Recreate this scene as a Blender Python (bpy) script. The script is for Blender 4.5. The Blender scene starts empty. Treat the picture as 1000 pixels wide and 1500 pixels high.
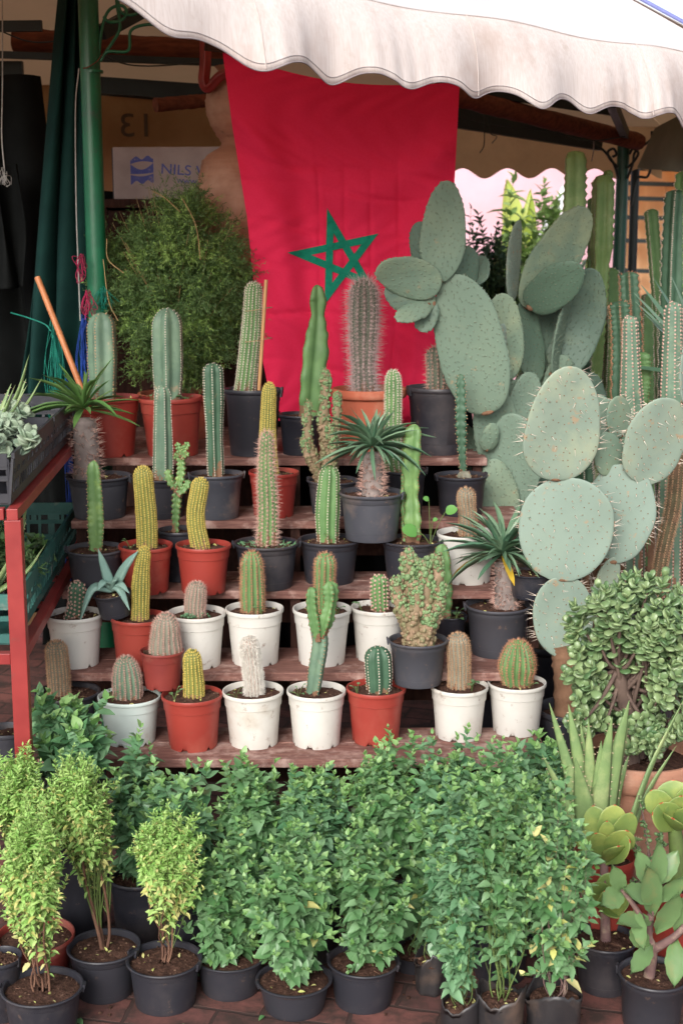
import bpy, math, random
import numpy as np
from mathutils import Vector
rng = np.random.default_rng(11)
random.seed(5)
R_ = math.radians
sc = bpy.context.scene
COL = sc.collection
PI = math.pi

# ------------------------------------------------------------------ camera
H = 1.75; PITCH = R_(11.0); F = 50.0 / 36.0 * 1500
cd = bpy.data.cameras.new('camera'); cam = bpy.data.objects.new('camera', cd); COL.objects.link(cam)
cam.location = (0, 0, H); cam.rotation_euler = (PI / 2 - PITCH, 0, 0)
cd.sensor_fit = 'VERTICAL'; cd.sensor_height = 36; cd.sensor_width = 24; cd.lens = 50
cd.clip_start = 0.05; cd.clip_end = 500
cd.dof.use_dof = True; cd.dof.focus_distance = 3.7; cd.dof.aperture_fstop = 5.0
sc.camera = cam
CF = np.array([0, math.cos(PITCH), -math.sin(PITCH)]); CU = np.array([0, math.sin(PITCH), math.cos(PITCH)])
EYE = np.array([0, 0, H])
def ray(x, y): return CF * F + np.array([1, 0, 0]) * (x - 500) + CU * (750 - y)
def P(x, y, Y):
    d = ray(x, y); return EYE + d * (Y / d[1])
def Pz(x, y, z):
    d = ray(x, y); return EYE + d * ((z - H) / d[2])
def S(p): return float(np.dot(np.asarray(p) - EYE, CF)) / F      # metres per photo pixel there

# ------------------------------------------------------------------ materials
def lin(c):
    return tuple(((v / 255) / 12.92 if v / 255 <= .04045 else ((v / 255 + .055) / 1.055) ** 2.4) for v in c)
MATS = {}
def mat(name, c1, c2=None, scale=25, rough=.6, bump=0.0, bscale=None, spec=.35, island=None, trans=0.0, k=1.0, detail=4,
        stretch=None, c3=None, s3=6, t3=(.55, .7), tcol=None, c4=None, s4=30, t4=(.64, .72), hue=None):
    """noise-varied surface; c1/c2 (sRGB 0-255) mixed by noise, c3 = blotches with their own shape, island = second colour per leaf"""
    if name in MATS: return MATS[name]
    m = bpy.data.materials.new(name); m.use_nodes = True; MATS[name] = m
    nt = m.node_tree; N = nt.nodes; L = nt.links
    b = N['Principled BSDF']; out = N['Material Output']
    b.inputs['Roughness'].default_value = rough
    b.inputs['Specular IOR Level'].default_value = spec
    c1 = [v * k for v in lin(c1)]; c2 = [v * k for v in lin(c2)] if c2 else c1
    tc = N.new('ShaderNodeTexCoord'); oi = N.new('ShaderNodeObjectInfo')
    ad = N.new('ShaderNodeVectorMath'); ad.operation = 'ADD'
    cmb = N.new('ShaderNodeVectorMath'); cmb.operation = 'SCALE'; cmb.inputs[0].default_value = (7.1, 3.3, 5.7)
    L.new(oi.outputs['Random'], cmb.inputs['Scale'])
    L.new(tc.outputs['Object'], ad.inputs[0]); L.new(cmb.outputs[0], ad.inputs[1])
    vec = ad.outputs[0]
    if stretch:
        mp = N.new('ShaderNodeMapping'); mp.inputs['Scale'].default_value = stretch
        L.new(vec, mp.inputs['Vector']); vec = mp.outputs[0]
    no = N.new('ShaderNodeTexNoise'); no.inputs['Scale'].default_value = scale; no.inputs['Detail'].default_value = detail
    L.new(vec, no.inputs['Vector'])
    mr = N.new('ShaderNodeMapRange'); mr.inputs['From Min'].default_value = .33; mr.inputs['From Max'].default_value = .67
    L.new(no.outputs['Fac'], mr.inputs['Value'])
    mx = N.new('ShaderNodeMix'); mx.data_type = 'RGBA'
    mx.inputs['A'].default_value = (*c1, 1); mx.inputs['B'].default_value = (*c2, 1)
    L.new(mr.outputs[0], mx.inputs['Factor']); colr = mx.outputs['Result']
    if island:
        g = N.new('ShaderNodeNewGeometry'); m2 = N.new('ShaderNodeMix'); m2.data_type = 'RGBA'
        m2.inputs['B'].default_value = (*[v * k for v in lin(island)], 1)
        L.new(g.outputs['Random Per Island'], m2.inputs['Factor']); L.new(colr, m2.inputs['A']); colr = m2.outputs['Result']
    if c3:
        n3 = N.new('ShaderNodeTexNoise'); n3.inputs['Scale'].default_value = s3; n3.inputs['Detail'].default_value = 6
        n3.inputs['Roughness'].default_value = .65
        L.new(ad.outputs[0], n3.inputs['Vector'])
        r3 = N.new('ShaderNodeMapRange'); r3.inputs['From Min'].default_value = t3[0]; r3.inputs['From Max'].default_value = t3[1]
        L.new(n3.outputs['Fac'], r3.inputs['Value'])
        m3 = N.new('ShaderNodeMix'); m3.data_type = 'RGBA'; m3.inputs['B'].default_value = (*[v * k for v in lin(c3)], 1)
        L.new(r3.outputs[0], m3.inputs['Factor']); L.new(colr, m3.inputs['A']); colr = m3.outputs['Result']
    if hue:
        mh = N.new('ShaderNodeMix'); mh.data_type = 'RGBA'; mh.inputs['B'].default_value = (*[v * k for v in lin(hue)], 1)
        L.new(oi.outputs['Random'], mh.inputs['Factor']); L.new(colr, mh.inputs['A']); colr = mh.outputs['Result']
    if c4:
        n4 = N.new('ShaderNodeTexNoise'); n4.inputs['Scale'].default_value = s4; n4.inputs['Detail'].default_value = 7; n4.inputs['Roughness'].default_value = .7
        a4 = N.new('ShaderNodeVectorMath'); a4.inputs[1].default_value = (3.3, 8.1, 1.7); L.new(ad.outputs[0], a4.inputs[0]); L.new(a4.outputs[0], n4.inputs['Vector'])
        r4 = N.new('ShaderNodeMapRange'); r4.inputs['From Min'].default_value = t4[0]; r4.inputs['From Max'].default_value = t4[1]; L.new(n4.outputs['Fac'], r4.inputs['Value'])
        m4 = N.new('ShaderNodeMix'); m4.data_type = 'RGBA'; m4.inputs['B'].default_value = (*[v * k for v in lin(c4)], 1)
        L.new(r4.outputs[0], m4.inputs['Factor']); L.new(colr, m4.inputs['A']); colr = m4.outputs['Result']
    L.new(colr, b.inputs['Base Color'])
    if bump:
        bn = N.new('ShaderNodeTexNoise'); bn.inputs['Scale'].default_value = bscale or scale * 3; bn.inputs['Detail'].default_value = 5
        L.new(vec, bn.inputs['Vector'])
        bp = N.new('ShaderNodeBump'); bp.inputs['Strength'].default_value = bump; bp.inputs['Distance'].default_value = .004
        L.new(bn.outputs['Fac'], bp.inputs['Height']); L.new(bp.outputs[0], b.inputs['Normal'])
    if trans:
        t = N.new('ShaderNodeBsdfTranslucent'); ms = N.new('ShaderNodeMixShader'); ms.inputs[0].default_value = trans
        if tcol: t.inputs['Color'].default_value = (*[v * k for v in lin(tcol)], 1)
        else: L.new(colr, t.inputs['Color'])
        L.new(b.outputs[0], ms.inputs[1]); L.new(t.outputs[0], ms.inputs[2]); L.new(ms.outputs[0], out.inputs['Surface'])
    return m

# ------------------------------------------------------------------ mesh building
class MB:
    def __init__(s): s.v = []; s.f = []; s.n = 0
    def add(s, v, f, m=0, smooth=True):
        v = np.asarray(v, float).reshape(-1, 3); f = np.asarray(f, np.int64)
        if len(f) == 0: return
        s.v.append(v); s.f.append((f + s.n, m, smooth)); s.n += len(v)
    def build(s, name, mats, parent=None, sharp=None):
        me = bpy.data.meshes.new(name)
        V = np.concatenate(s.v); nl = sum(f.size for f, _, _ in s.f); nf = sum(len(f) for f, _, _ in s.f)
        me.vertices.add(len(V)); me.vertices.foreach_set('co', V.ravel().astype(np.float32))
        me.loops.add(nl); me.polygons.add(nf)
        li = np.concatenate([f.ravel() for f, _, _ in s.f]).astype(np.int32)
        ct = np.concatenate([np.full(len(f), f.shape[1]) for f, _, _ in s.f]).astype(np.int32)
        st = np.concatenate([[0], np.cumsum(ct)[:-1]]).astype(np.int32)
        me.loops.foreach_set('vertex_index', li); me.polygons.foreach_set('loop_start', st)
        me.polygons.foreach_set('material_index', np.concatenate([np.full(len(f), m) for f, m, _ in s.f]).astype(np.int32))
        me.polygons.foreach_set('use_smooth', np.concatenate([np.full(len(f), sm) for f, _, sm in s.f]).astype(bool))
        me.update(calc_edges=True); me.validate()
        if sharp: me.set_sharp_from_angle(angle=R_(sharp))
        for m in (mats if isinstance(mats, (list, tuple)) else [mats]): me.materials.append(m)
        o = bpy.data.objects.new(name, me); COL.objects.link(o)
        if parent is not None: o.parent = parent
        return o

def tag(o, label=None, cat=None, group=None, kind=None):
    if label: o['label'] = label
    if cat: o['category'] = cat
    if group: o['group'] = group
    if kind: o['kind'] = kind
    return o
def thing(name, label, cat, loc=(0, 0, 0), group=None):
    o = bpy.data.objects.new(name, None); COL.objects.link(o); o.location = tuple(loc); o.empty_display_size = .05
    return tag(o, label, cat, group)

def unit(a): a = np.asarray(a, float); return a / np.maximum(np.linalg.norm(a, axis=-1, keepdims=True), 1e-9)
def spl(pts, n):
    p = np.asarray(pts, float)
    if len(p) == 2: return p[0] + (p[1] - p[0]) * np.linspace(0, 1, n)[:, None]
    q = np.vstack([2 * p[0] - p[1], p, 2 * p[-1] - p[-2]])
    u = np.linspace(0, len(p) - 1 - 1e-6, n); i = u.astype(int); t = (u - i)[:, None]
    a, b, c, d = q[i], q[i + 1], q[i + 2], q[i + 3]
    return .5 * (2 * b + (c - a) * t + (2 * a - 5 * b + 4 * c - d) * t ** 2 + (3 * b - a - 3 * c + d) * t ** 3)
def frames(path, ref=(1, 0, 0)):
    T = unit(np.gradient(path, axis=0)); n = np.zeros_like(path)
    r = np.asarray(ref, float)
    if abs(np.dot(r, T[0])) > .95: r = np.array([0., 1., 0.])
    for i in range(len(path)):
        r = r - T[i] * np.dot(r, T[i]); r = r / np.linalg.norm(r); n[i] = r
    return T, n, np.cross(T, n)
def sweep(mb, path, rad, fac=None, sides=8, m=0, cap=True, ref=(1, 0, 0), smooth=True):
    path = np.asarray(path, float); n = len(path); rad = np.broadcast_to(np.asarray(rad, float), (n,))
    if fac is None: fac = np.ones(sides)
    fac = np.asarray(fac, float); k = fac.shape[-1]
    th = np.linspace(0, 2 * PI, k, endpoint=False)
    T, N, B = frames(path, ref)
    r = rad[:, None] * np.broadcast_to(fac, (n, k))
    V = path[:, None] + r[..., None] * (np.cos(th)[None, :, None] * N[:, None] + np.sin(th)[None, :, None] * B[:, None])
    a = np.arange(n - 1)[:, None] * k + np.arange(k)[None]; b = np.arange(n - 1)[:, None] * k + (np.arange(k)[None] + 1) % k
    mb.add(V, np.stack([a, b, b + k, a + k], -1).reshape(-1, 4), m, smooth)
    if cap:
        for e, (c, ring) in enumerate(((path[0], V[0]), (path[-1], V[-1]))):
            i = np.arange(k); j = (i + 1) % k
            mb.add(np.vstack([ring, c]), np.stack([i, j, np.full(k, k)], -1) if e else np.stack([j, i, np.full(k, k)], -1), m, smooth)
    return V, N, B
def box(mb, lo, hi, m=0):
    x0, y0, z0 = lo; x1, y1, z1 = hi
    v = [(x0, y0, z0), (x1, y0, z0), (x1, y1, z0), (x0, y1, z0), (x0, y0, z1), (x1, y0, z1), (x1, y1, z1), (x0, y1, z1)]
    mb.add(v, [(0, 3, 2, 1), (4, 5, 6, 7), (0, 1, 5, 4), (1, 2, 6, 5), (2, 3, 7, 6), (3, 0, 4, 7)], m, False)
def bar(mb, a, b, w, h, m=0, up=(0, 0, 1)):
    a = np.asarray(a, float); b = np.asarray(b, float); t = unit(b - a); u = np.asarray(up, float)
    if abs(np.dot(t, u)) > .95: u = np.array([0, 1., 0])
    s = unit(np.cross(t, u)); u = np.cross(s, t); s = s * w / 2; u = u * h / 2
    v = [p + i * s + j * u for p in (a, b) for i, j in ((-1, -1), (1, -1), (1, 1), (-1, 1))]
    mb.add(v, [(0, 3, 2, 1)[::-1], (4, 5, 6, 7)[::-1], (0, 1, 5, 4)[::-1], (1, 2, 6, 5)[::-1], (2, 3, 7, 6)[::-1], (3, 0, 4, 7)[::-1]], m, False)
def lathe(mb, prof, seg=40, m=0, c=(0, 0, 0), jit=None, notch=None):
    prof = np.asarray(prof, float); n = len(prof); th = np.linspace(0, 2 * PI, seg, endpoint=False)
    r = np.repeat(prof[:, :1], seg, 1); z = np.repeat(prof[:, 1:2], seg, 1)
    if jit is not None: r = r + jit
    if notch is not None: z = z + notch(prof, th)
    V = np.stack([r * np.cos(th), r * np.sin(th), z], -1) + np.asarray(c, float)
    a = np.arange(n - 1)[:, None] * seg + np.arange(seg)[None]; b = np.arange(n - 1)[:, None] * seg + (np.arange(seg)[None] + 1) % seg
    mb.add(V, np.stack([a, b, b + seg, a + seg], -1).reshape(-1, 4), m)
def basis(d, nrm):
    d = unit(d); nrm = np.broadcast_to(np.asarray(nrm, float), d.shape)
    s = unit(np.cross(d, nrm)); n = np.cross(s, d)
    return np.stack([s, d, n], -1)
def inst(mb, tv, tf, M, pos, scale, m=0, smooth=True):
    tv = np.asarray(tv, float); k = len(pos); scale = np.asarray(scale, float)
    if scale.ndim == 0: scale = np.full((k, 3), float(scale))
    if scale.ndim == 1: scale = np.repeat(scale[:, None], 3, 1)
    V = np.einsum('kij,kvj->kvi', M, tv[None] * scale[:, None, :]) + np.asarray(pos)[:, None]
    Fc = (np.asarray(tf)[None] + (np.arange(k) * len(tv))[:, None, None]).reshape(-1, np.asarray(tf).shape[1])
    mb.add(V.reshape(-1, 3), Fc, m, smooth)
def rnd_unit(k): return unit(rng.normal(size=(k, 3)))
def leaf_t(prof, fold=.12, droop=.25, curl=0.0):
    """leaf along +y, length 1; prof = [(t, halfwidth)]; quads only"""
    V = []
    for t, w in prof:
        z = -droop * t * t
        V += [(-w, t, z + fold * w * 2), (0, t, z), (w, t, z + fold * w * 2)]
    Fq = []
    for i in range(len(prof) - 1):
        a = 3 * i
        Fq += [(a, a + 1, a + 4, a + 3), (a + 1, a + 2, a + 5, a + 4)]
    return np.array(V), np.array(Fq)
BASIL_T = leaf_t([(0, .03), (.26, .30), (.55, .29), (.83, .13), (1, .012)], .2, .22)
SMALL_T = leaf_t([(0, .03), (.32, .22), (.68, .18), (1, .01)], .25, .25)
STRAP_T = leaf_t([(0, .045), (.2, .075), (.4, .095), (.6, .1), (.8, .075), (1, .008)], .3, .35)
GRASS_T = leaf_t([(0, .05), (.3, .06), (.6, .045), (.85, .025), (1, .004)], .4, .5)
def ball_t(nu=8, nv=5):
    V = [(0, 0, -1)]
    for i in range(1, nv):
        p = -PI / 2 + PI * i / nv
        V += [(math.cos(p) * math.cos(2 * PI * j / nu), math.cos(p) * math.sin(2 * PI * j / nu), math.sin(p)) for j in range(nu)]
    V.append((0, 0, 1)); T = len(V) - 1; Fq = []
    for j in range(nu):
        k = (j + 1) % nu
        Fq.append((0, 1 + k, 1 + j, 0)); 
        for i in range(nv - 2):
            a = 1 + i * nu; Fq.append((a + j, a + k, a + nu + k, a + nu + j))
        a = 1 + (nv - 2) * nu; Fq.append((a + j, a + k, T, T))
    return np.array(V), [f for f in Fq]
def clean_faces(Fq): return [f for f in Fq if len(set(f)) == 4], [tuple(dict.fromkeys(f)) for f in Fq if len(set(f)) == 3]
def balls(mb, pos, scale, M=None, m=0, nu=8, nv=5, smooth=True, shape=None):
    V, Fq = ball_t(nu, nv); q, t = clean_faces(Fq)
    if shape is not None: V = shape(V)
    k = len(pos)
    if M is None: M = np.repeat(np.eye(3)[None], k, 0)
    # join quads and tris under one vertex block so each ball stays one island
    scale = np.asarray(scale, float)
    if scale.ndim == 1: scale = np.repeat(scale[:, None], 3, 1)
    W = (np.einsum('kij,kvj->kvi', M, V[None] * scale[:, None, :]) + np.asarray(pos)[:, None]).reshape(-1, 3)
    off = (np.arange(k) * len(V))[:, None, None]
    n0 = mb.n
    mb.add(W, (np.array(q)[None] + off).reshape(-1, 4), m, smooth)
    mb.f.append(((np.array(t)[None] + off).reshape(-1, 3) + n0, m, smooth))
def spines(mb, pos, d, length, width, m=1):
    pos = np.asarray(pos); k = len(pos)
    if k == 0: return
    d = unit(d); a = unit(np.cross(d, rnd_unit(k))); b = np.cross(d, a)
    length = np.broadcast_to(length, (k,)); width = np.broadcast_to(width, (k,))
    V = np.zeros((k, 4, 3))
    for i in range(3):
        an = 2 * PI * i / 3
        V[:, i] = pos + (a * math.cos(an) + b * math.sin(an)) * width[:, None] / 2
    V[:, 3] = pos + d * length[:, None]
    Fc = (np.array([(0, 1, 3), (1, 2, 3), (2, 0, 3)])[None] + (np.arange(k) * 4)[:, None, None]).reshape(-1, 3)
    mb.add(V.reshape(-1, 3), Fc, m, False)
def tube_px(mb, pts, Y, w, m=0, n=24, sides=8, base=None):
    p = np.array([P(x, y, Y if np.isscalar(Y) else Y[i]) for i, (x, y) in enumerate(pts)])
    s = S(p[0]); q = spl(p, n)
    if base is not None: q = q - base
    sweep(mb, q, w * s / 2, sides=sides, m=m)

# ------------------------------------------------------------------ palette
M_WHITE = mat('white_plastic', (222, 219, 210), (208, 203, 194), 14, .42, .05, 60, .4, c3=(186, 172, 154), s3=9, t3=(.54, .78), c4=(134, 106, 86), s4=34, t4=(.60, .74), hue=(208, 206, 200), k=.92)
M_MINT = mat('pale_mint_plastic', (205, 218, 212), (196, 208, 202), 14, .45, .05, 60, .4, c3=(180, 172, 158), s3=9, t3=(.58, .8), c4=(130, 106, 86), s4=34, t4=(.66, .76))
M_RED = mat('red_plastic', (156, 54, 46), (140, 46, 42), 12, .42, .06, 60, .4, c3=(172, 104, 88), s3=8, t3=(.5, .78), c4=(116, 84, 70), s4=30, t4=(.63, .75), hue=(150, 62, 52))
M_BRICKRED = mat('brown_red_plastic', (142, 62, 54), (122, 50, 46), 12, .5, .06, 60, .35, c3=(140, 92, 80), s3=8, t3=(.55, .75))
M_BLACK = mat('black_plastic', (34, 35, 43), (44, 45, 53), 9, .4, .12, 45, .4, c3=(86, 80, 80), s3=7, t3=(.48, .74), c4=(112, 92, 80), s4=38, t4=(.62, .74), hue=(50, 50, 56))
M_GREY = mat('faded_black_plastic', (58, 60, 68), (74, 75, 82), 10, .48, .12, 45, .35, c3=(128, 110, 100), s3=9, t3=(.5, .78), c4=(134, 108, 92), s4=34, t4=(.62, .74), hue=(66, 66, 72))
M_TERRA = mat('terracotta', (188, 104, 78), (172, 92, 70), 9, .75, .2, 50, .2, c3=(196, 142, 118), s3=6, t3=(.52, .72))
M_CLAY = mat('pale_clay', (176, 128, 104), (156, 110, 90), 7, .8, .3, 40, .2, stretch=(.6, .6, 6), c3=(190, 154, 134), s3=5, t3=(.48, .7), c4=(116, 84, 70), s4=9, t4=(.58, .72))
M_BAG = mat('black_poly_bag', (38, 37, 40), (52, 49, 49), 12, .4, .5, 30, .5, c3=(86, 72, 64), s3=12, t3=(.52, .72))
M_SOIL = mat('potting_soil', (58, 42, 36), (88, 64, 54), 90, .95, .8, 200, .1, c3=(120, 94, 80), s3=60, t3=(.6, .72))
M_PEB = mat('soil_crumbs', (88, 62, 50), (140, 116, 98), 60, .95, .3, 150, .1, island=(60, 42, 34))
M_WOOD = mat('red_brown_planks', (136, 98, 88), (104, 72, 66), 18, .75, .35, 70, .2, stretch=(1, 9, 9), c3=(174, 146, 136), s3=14, t3=(.5, .68))
M_WOODD = mat('dark_wood', (74, 48, 40), (52, 34, 30), 20, .8, .3, 70, .2, stretch=(4, 4, 1))
M_REDSTEEL = mat('red_painted_steel', (150, 54, 52), (134, 44, 44), 14, .4, .08, 60, .45, c3=(120, 66, 60), s3=12, t3=(.62, .72))
M_GREENST = mat('green_painted_steel', (22, 108, 72), (16, 92, 62), 12, .35, .08, 60, .5, c3=(60, 84, 70), s3=16, t3=(.62, .72))
M_DKSTEEL = mat('dark_painted_steel', (34, 44, 42), (24, 32, 32), 12, .5, .1, 60, .4)
M_SP_WHITE = mat('pale_spines', (226, 214, 200), (200, 182, 164), 80, .6, k=.95)
M_SP_TAN = mat('tan_spines', (196, 162, 128), (164, 124, 96), 80, .6)
M_SP_BRN = mat('brown_spines', (158, 104, 74), (126, 80, 58), 80, .6)
M_SP_YEL = mat('yellow_spines', (208, 188, 104), (190, 164, 82), 80, .6)
M_SP_HAIR = mat('white_hair', (226, 222, 214), (204, 198, 188), 80, .7)
M_SP_PINK = mat('pinkish_spines', (206, 172, 158), (180, 140, 128), 80, .65)
M_C_BLUE = mat('grey_green_skin', (108, 132, 108), (92, 116, 98), 22, .5, .1, 90, .35, c3=(156, 136, 112), s3=26, t3=(.6, .7), c4=(84, 108, 90), s4=9, t4=(.5, .65))
M_C_DARK = mat('dark_green_skin', (70, 100, 78), (58, 86, 66), 22, .5, .1, 90, .35, c3=(128, 118, 92), s3=26, t3=(.64, .72))
M_C_MID = mat('mid_green_skin', (102, 136, 84), (86, 120, 74), 22, .5, .1, 90, .35)
M_C_BRIGHT = mat('bright_green_skin', (112, 144, 88), (92, 126, 76), 22, .42, .08, 90, .4, c3=(140, 168, 96), s3=20, t3=(.55, .7))
M_C_OLIVE = mat('olive_skin', (124, 128, 62), (104, 110, 56), 22, .55)
M_C_GREY = mat('grey_skin', (130, 128, 112), (112, 112, 98), 22, .6)
M_C_BARK = mat('brown_green_bark', (96, 92, 70), (84, 74, 58), 30, .8, .4, 80, .15, c3=(116, 92, 74), s3=20, t3=(.5, .65))
M_C_PALE = mat('pale_lit_green_skin', (146, 178, 112), (126, 160, 98), 18, .42, .08, 90, .4, c3=(162, 186, 128), s3=20, t3=(.55, .7), trans=.08)  # lighter skin, sunlight put into the colour of two roof-shaded columns
M_MONST = mat('knobbly_skin', (96, 116, 76), (122, 120, 88), 40, .6, .25, 90, .3, island=(136, 112, 90), c3=(164, 134, 112), s3=24, t3=(.52, .68))
M_MONST_G = mat('knobbly_green_tip', (118, 146, 98), (134, 150, 110), 40, .6, .25, 90, .3, island=(96, 124, 84))
M_PACHY = mat('grey_spiny_trunk', (150, 138, 132), (122, 110, 106), 30, .7, .3, 80, .2)
M_STRAP = mat('strap_leaf', (82, 120, 94), (66, 102, 80), 20, .32, .05, 60, .55, island=(124, 152, 122), trans=.1)
M_STRAP2 = mat('lime_strap_leaf', (84, 128, 62), (70, 110, 60), 20, .35, .05, 60, .5, island=(112, 142, 84), trans=.15)
M_STRAPY = mat('yellow_leaf', (204, 172, 60), (190, 150, 50), 20, .45, trans=.15)
M_PAD = mat('opuntia_pad', (126, 144, 122), (108, 130, 112), 9, .55, .1, 30, .3, c3=(144, 156, 126), s3=7, t3=(.46, .68), c4=(152, 138, 110), s4=22, t4=(.625, .69), hue=(112, 132, 116))
M_PADP = mat('pale_opuntia_pad', (150, 164, 146), (130, 148, 133), 9, .55, .1, 30, .3, c3=(166, 174, 146), s3=8, t3=(.46, .66), c4=(164, 144, 118), s4=24, t4=(.60, .67), hue=(134, 152, 140), k=.93)
M_PADD = mat('dark_opuntia_pad', (98, 118, 106), (84, 104, 94), 9, .55, .1, 30, .3, c3=(116, 130, 108), s3=7, t3=(.5, .7), c4=(136, 112, 88), s4=22, t4=(.66, .73), hue=(88, 112, 94))
M_CORK = mat('brown_cork', (136, 104, 82), (112, 84, 66), 30, .85, .5, 80, .15)
M_AREOLE = mat('areole_dots', (140, 112, 84), (112, 84, 62), 60, .9)
M_BASIL = mat('basil_leaf', (86, 130, 78), (68, 112, 66), 30, .38, .1, 120, .5, island=(122, 158, 114), trans=.15, tcol=(110, 160, 70))
M_BASILB = mat('blue_basil_leaf', (82, 128, 86), (66, 110, 76), 30, .38, .1, 120, .5, island=(124, 162, 122), trans=.15, tcol=(110, 160, 70))
M_BASILT = mat('basil_tip_leaf', (116, 158, 90), (100, 144, 80), 30, .4, .1, 120, .45, island=(144, 178, 116), trans=.2, tcol=(140, 190, 70))
M_LIME = mat('lime_small_leaf', (146, 192, 100), (124, 174, 88), 30, .5, .05, 120, .3, island=(184, 212, 132), trans=.22, tcol=(170, 200, 70))
M_PALEY = mat('pale_yellow_leaf', (204, 208, 124), (186, 192, 106), 30, .55, island=(216, 208, 146), trans=.22, tcol=(210, 190, 90))
M_STEMG = mat('green_stem', (96, 118, 62), (84, 96, 56), 30, .6)
M_STEMB = mat('brown_stem', (120, 88, 70), (96, 68, 56), 30, .75, .2)
M_FERN = mat('asparagus_needles', (74, 104, 56), (56, 86, 46), 20, .55, island=(104, 130, 76), trans=.12)
M_FERNL = mat('fresh_asparagus_needles', (132, 168, 82), (116, 154, 70), 20, .55, island=(156, 184, 104), trans=.2)
M_JADE = mat('jade_leaf', (88, 116, 74), (72, 104, 66), 30, .32, .05, 80, .5, island=(138, 158, 110))
M_JADEB = mat('jade_bark', (112, 94, 84), (88, 72, 66), 30, .8, .3)
M_ALOE = mat('aloe_leaf', (128, 152, 98), (108, 134, 88), 16, .42, .08, 60, .4, c3=(158, 170, 118), s3=14, t3=(.5, .7))
M_ALOET = mat('aloe_teeth', (190, 170, 140), None, 30, .6)
M_PADDLE = mat('paddle_leaf', (128, 148, 78), (110, 134, 74), 14, .38, .05, 60, .45, c3=(156, 164, 88), s3=9, t3=(.5, .7))
M_PADRED = mat('red_leaf_edge', (190, 78, 58), (172, 64, 50), 20, .45)
M_KAL = mat('kalanchoe_leaf', (80, 112, 70), (66, 96, 62), 18, .4, .2, 60, .45, island=(116, 144, 94), c3=(122, 128, 84), s3=24, t3=(.55, .72), c4=(128, 84, 80), s4=30, t4=(.64, .74))
M_MAUVE = mat('mauve_stem', (128, 102, 98), (104, 80, 80), 25, .7, .3, 60, .2, c3=(146, 128, 112), s3=30, t3=(.5, .65))
M_ECHEV = mat('grey_succulent', (122, 144, 120), (106, 128, 108), 20, .5, island=(150, 164, 140))
M_GRAPE = mat('round_weed_leaf', (98, 150, 76), (84, 134, 66), 20, .45, trans=.15)

# ------------------------------------------------------------------ pots
def pot_mesh(kind, R, Hh):
    mb = MB(); seg = 56
    if kind in 'WPRM':
        pr = [(0, .03), (.72, .03), (.745, 0), (.775, 0), (.785, .04), (.805, .2), (.89, .70), (.895, .735), (.925, .745), (.945, .905), (.955, .925), (.992, .93),
              (1.0, .945), (1.0, .985), (.99, 1.0), (.96, 1.0), (.945, .985), (.93, .9), (.90, .72)]
    elif kind in 'BG':
        pr = [(0, .03), (.70, .03), (.74, 0), (.77, 0), (.785, .03), (.80, .16), (.81, .165), (.90, .80), (.915, .81), (.94, .925), (.985, .935), (1.01, .955), (1.015, .98), (.995, 1.0),
              (.955, 1.0), (.93, .985), (.91, .9), (.87, .65)]
    else:
        pr = [(0, .03), (.66, .03), (.70, 0), (.73, .0), (.75, .03), (.80, .3), (.87, .84), (.90, .855), (.965, .86), (1.0, .88), (1.01, .93), (1.0, .985), (.97, 1.0),
              (.92, 1.0), (.89, .97), (.86, .7)]
    pr = [(r * R, z * Hh) for r, z in pr]
    def notch(prof, th):
        z = np.zeros((len(prof), len(th)))
        if kind in 'WPRM':
            w = (np.abs(((th / (2 * PI) * 6 + .25) % 1) - .5) < .075)
            for i, (r, zz) in enumerate(prof):
                if zz < 1e-6: z[i] = w * Hh * .075
                elif i == 4: z[i] = w * Hh * .04
        return z
    ph = rng.uniform(0, 6.28); th = np.linspace(0, 2 * PI, seg, endpoint=False)
    jit = (np.cos(2 * (th + ph)) * rng.uniform(.004, .016) * R)[None] * (np.array([z for _, z in pr]) / Hh)[:, None]
    lathe(mb, pr, seg, 0, jit=jit, notch=notch)
    if kind in 'BG':                      # two small lifting ears below the lip
        a = rng.uniform(-.4, .4)
        for t in (a, a + PI):
            c = np.array([math.cos(t), math.sin(t), 0]) * R * 1.0; u = np.array([-math.sin(t), math.cos(t), 0])
            bar(mb, c * .99 + np.array([0, 0, Hh * .88]), c * 1.03 + np.array([0, 0, Hh * 1.03]), R * .2, R * .06, 0, up=np.cross(u, (0, 0, 1)))
    return mb
POTM = {'W': M_WHITE, 'P': M_MINT, 'R': M_RED, 'M': M_BRICKRED, 'B': M_BLACK, 'G': M_GREY, 'T': M_TERRA, 'C': M_CLAY, 'K': M_BAG}
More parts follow.
